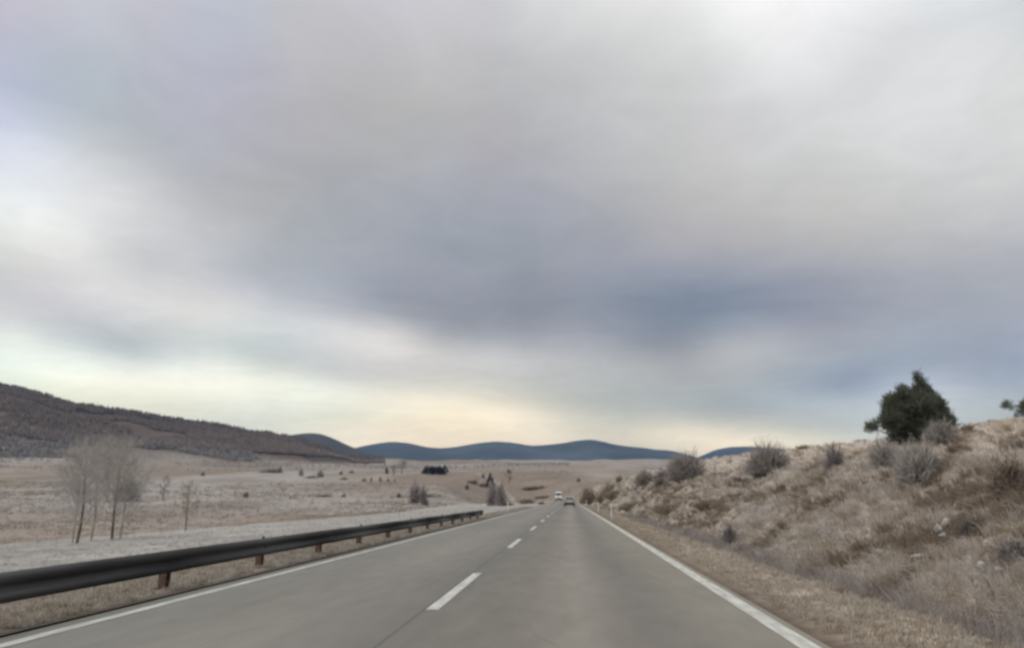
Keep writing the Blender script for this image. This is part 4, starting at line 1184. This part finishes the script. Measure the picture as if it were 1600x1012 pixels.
marker(2.62, 51, 0.86, 'nearest white marker post on the right verge')
marker(2.62, 75, 0.86, 'second white marker post on the right verge')
marker(2.62, 130, 0.90, 'farthest white marker post on the right verge, by the brown shrub')
marker(-6.25, 79, 0.90, 'white marker post on the left verge past the guardrail end')
marker(-6.3, 57, 0.80, 'white marker post just behind the end of the guardrail')


# ------------------------------------------------------------------ vehicles
def wheel(parent, x, y, r, w):
    e = empty('wheel', (x, y, r)); e.parent = parent
    bm = bmesh.new(); bmesh.ops.create_cone(bm, cap_ends=True, segments=24, radius1=r, radius2=r, depth=w, matrix=Matrix.Rotation(R(90), 4, 'Y')); bm_obj('tyre', bm, M['rubber'], e, 0.02)
    bm = bmesh.new(); bmesh.ops.create_cone(bm, cap_ends=True, segments=16, radius1=r * 0.62, radius2=r * 0.55, depth=w + 0.02, matrix=Matrix.Rotation(R(90), 4, 'Y')); bm_obj('rim', bm, M['alloy'], e)


def hull(prof_, half, tuck, z_t):
    """side profile (y, z) swept across the width, drawn in above z_t for the cabin"""
    bm = bmesh.new(); rows = []
    for f in (-1, -0.93, 0.93, 1):
        row = []
        for y_, z_ in prof_:
            w = half * f * (1 - tuck * max(0, (z_ - z_t)) / 0.7)
            row.append(bm.verts.new((w, y_ * (0.985 if abs(f) == 1 else 1.0), z_ - (0.02 if abs(f) == 1 and z_ > z_t else 0))))
        rows.append(row)
    n = len(prof_)
    for a_, b_ in zip(rows[:-1], rows[1:]):
        for i in range(n): bm.faces.new((a_[i], a_[(i + 1) % n], b_[(i + 1) % n], b_[i]))
    bm.faces.new(rows[0]); bm.faces.new(rows[-1][::-1])
    return bm


def quad_panel(name, pts4, th, m, parent):
    P = np.array(pts4, float); nrm = norm(np.cross(P[1] - P[0], P[3] - P[0]))
    bm = bmesh.new(); a_ = [bm.verts.new(q - nrm * th) for q in P]; b_ = [bm.verts.new(q + nrm * th) for q in P]
    bm.faces.new(a_[::-1]); bm.faces.new(b_)
    for i in range(4): bm.faces.new((a_[i], a_[(i + 1) % 4], b_[(i + 1) % 4], b_[i]))
    return bm_obj(name, bm, m, parent)


# silver hatchback ahead, seen from behind (its tail is at -y)
cy = 132.0
car = empty('car', (-0.15, cy, float(zroad(cy))), 0)
pf = [(-2.0, 0.30), (-2.05, 0.55), (-2.02, 0.85), (-1.95, 1.02), (-1.62, 1.46), (-1.2, 1.56), (0.1, 1.55), (0.95, 1.06), (1.75, 0.92), (2.05, 0.72), (2.08, 0.32), (1.7, 0.22), (-1.7, 0.22)]
bm_obj('body', hull(pf, 0.89, 0.20, 0.95), M['silver_paint'], car, 0.0, False)
quad_panel('rear_window', [(-0.66, -1.92, 1.07), (0.66, -1.92, 1.07), (0.58, -1.64, 1.43), (-0.58, -1.64, 1.43)], 0.012, M['glass'], car)
quad_panel('windscreen', [(0.64, 0.92, 1.09), (-0.64, 0.92, 1.09), (-0.60, 0.17, 1.51), (0.60, 0.17, 1.51)], 0.012, M['glass'], car)
for s in (-1, 1):
    quad_panel('side_window', [(s * 0.875, -1.55, 1.04), (s * 0.875, 0.75, 1.06), (s * 0.775, 0.05, 1.45), (s * 0.765, -1.35, 1.45)][::s], 0.012, M['glass'], car)
    quad_panel('tail_light', [(s * 0.86, -2.045, 0.78), (s * 0.66, -2.05, 0.78), (s * 0.66, -2.0, 1.0), (s * 0.84, -1.995, 1.0)][::s], 0.02, M['red_lens'], car)
    bm = bmesh.new(); box_bm(bm, s * 0.9 if s > 0 else -1.06, 1.06 if s > 0 else -0.9, 0.55, 0.68, 0.98, 1.12); bm_obj('mirror', bm, M['silver_paint'], car, 0.02)
bm = bmesh.new(); box_bm(bm, -0.87, 0.87, -2.10, -1.9, 0.26, 0.60); bm_obj('bumper', bm, M['black_plastic'], car, 0.03)
bm = bmesh.new(); box_bm(bm, -0.26, 0.26, -2.075, -2.02, 0.68, 0.79); bm_obj('number_plate', bm, M['white_plastic'], car)
for s in (-1, 1):
    for y_ in (-1.25, 1.3): wheel(car, s * 0.80, y_, 0.32, 0.20)
tag(car, 'silver hatchback driving ahead in the right lane', 'car')

# white panel van coming towards us (its nose is at -y)
vy = 236.0
van = empty('van', (-3.45, vy, float(zroad(vy))), 0)
pf = [(-2.65, 0.35), (-2.72, 0.60), (-2.66, 1.05), (-2.35, 1.28), (-1.75, 1.42), (-1.05, 2.35), (-0.7, 2.62), (2.8, 2.66), (2.9, 2.5), (2.9, 0.40), (2.6, 0.30), (-2.3, 0.30)]
bm_obj('body', hull(pf, 1.02, 0.06, 1.4), M['white_paint'], van, 0.0, False)
quad_panel('windscreen', [(-0.90, -1.76, 1.46), (0.90, -1.76, 1.46), (0.82, -1.10, 2.32), (-0.82, -1.10, 2.32)], 0.014, M['glass'], van)
for s in (-1, 1):
    quad_panel('side_window', [(s * 1.015, -1.35, 1.46), (s * 1.015, -0.35, 1.46), (s * 0.965, -0.35, 2.15), (s * 0.965, -0.95, 2.15)][::s], 0.014, M['glass'], van)
    quad_panel('headlight', [(s * 0.96, -2.62, 0.92), (s * 0.62, -2.70, 0.92), (s * 0.62, -2.60, 1.16), (s * 0.94, -2.52, 1.16)][::s], 0.03, M['clear_lens'], van)
    bm = bmesh.new(); box_bm(bm, 1.0 if s > 0 else -1.24, 1.24 if s > 0 else -1.0, -1.45, -1.33, 1.5, 1.85); bm_obj('mirror', bm, M['black_plastic'], van, 0.02)
    for y_ in (-1.75, 1.75): wheel(van, s * 0.90, y_, 0.34, 0.22)
bm = bmesh.new(); box_bm(bm, -1.0, 1.0, -2.78, -2.5, 0.30, 0.66); bm_obj('bumper', bm, M['black_plastic'], van, 0.03)
bm = bmesh.new(); box_bm(bm, -0.5, 0.5, -2.735, -2.60, 0.82, 1.0); bm_obj('grille', bm, M['black_plastic'], van)
tag(van, 'white panel van coming towards the camera in the left lane', 'van')

# ------------------------------------------------------------------ the air
zmin = float(GZ.min())
hz = bmesh.new(); box_bm(hz, -7800, 7800, -7800, 7800, zmin - 1.0, 600.0)
haze = bm_obj('haze', hz, None, None)
hm = bpy.data.materials.new('haze_mat'); hm.use_nodes = True
t = hm.node_tree; t.nodes.clear()
pv = t.nodes.new('ShaderNodeVolumePrincipled'); pv.inputs['Color'].default_value = (0.44, 0.65, 1.0, 1); pv.inputs['Density'].default_value = 7.2e-5
ho = t.nodes.new('ShaderNodeOutputMaterial'); t.links.new(pv.outputs[0], ho.inputs['Volume'])
haze.data.materials.append(hm)
tag(haze, 'thin bluish winter haze over the valley', 'haze', kind='stuff')
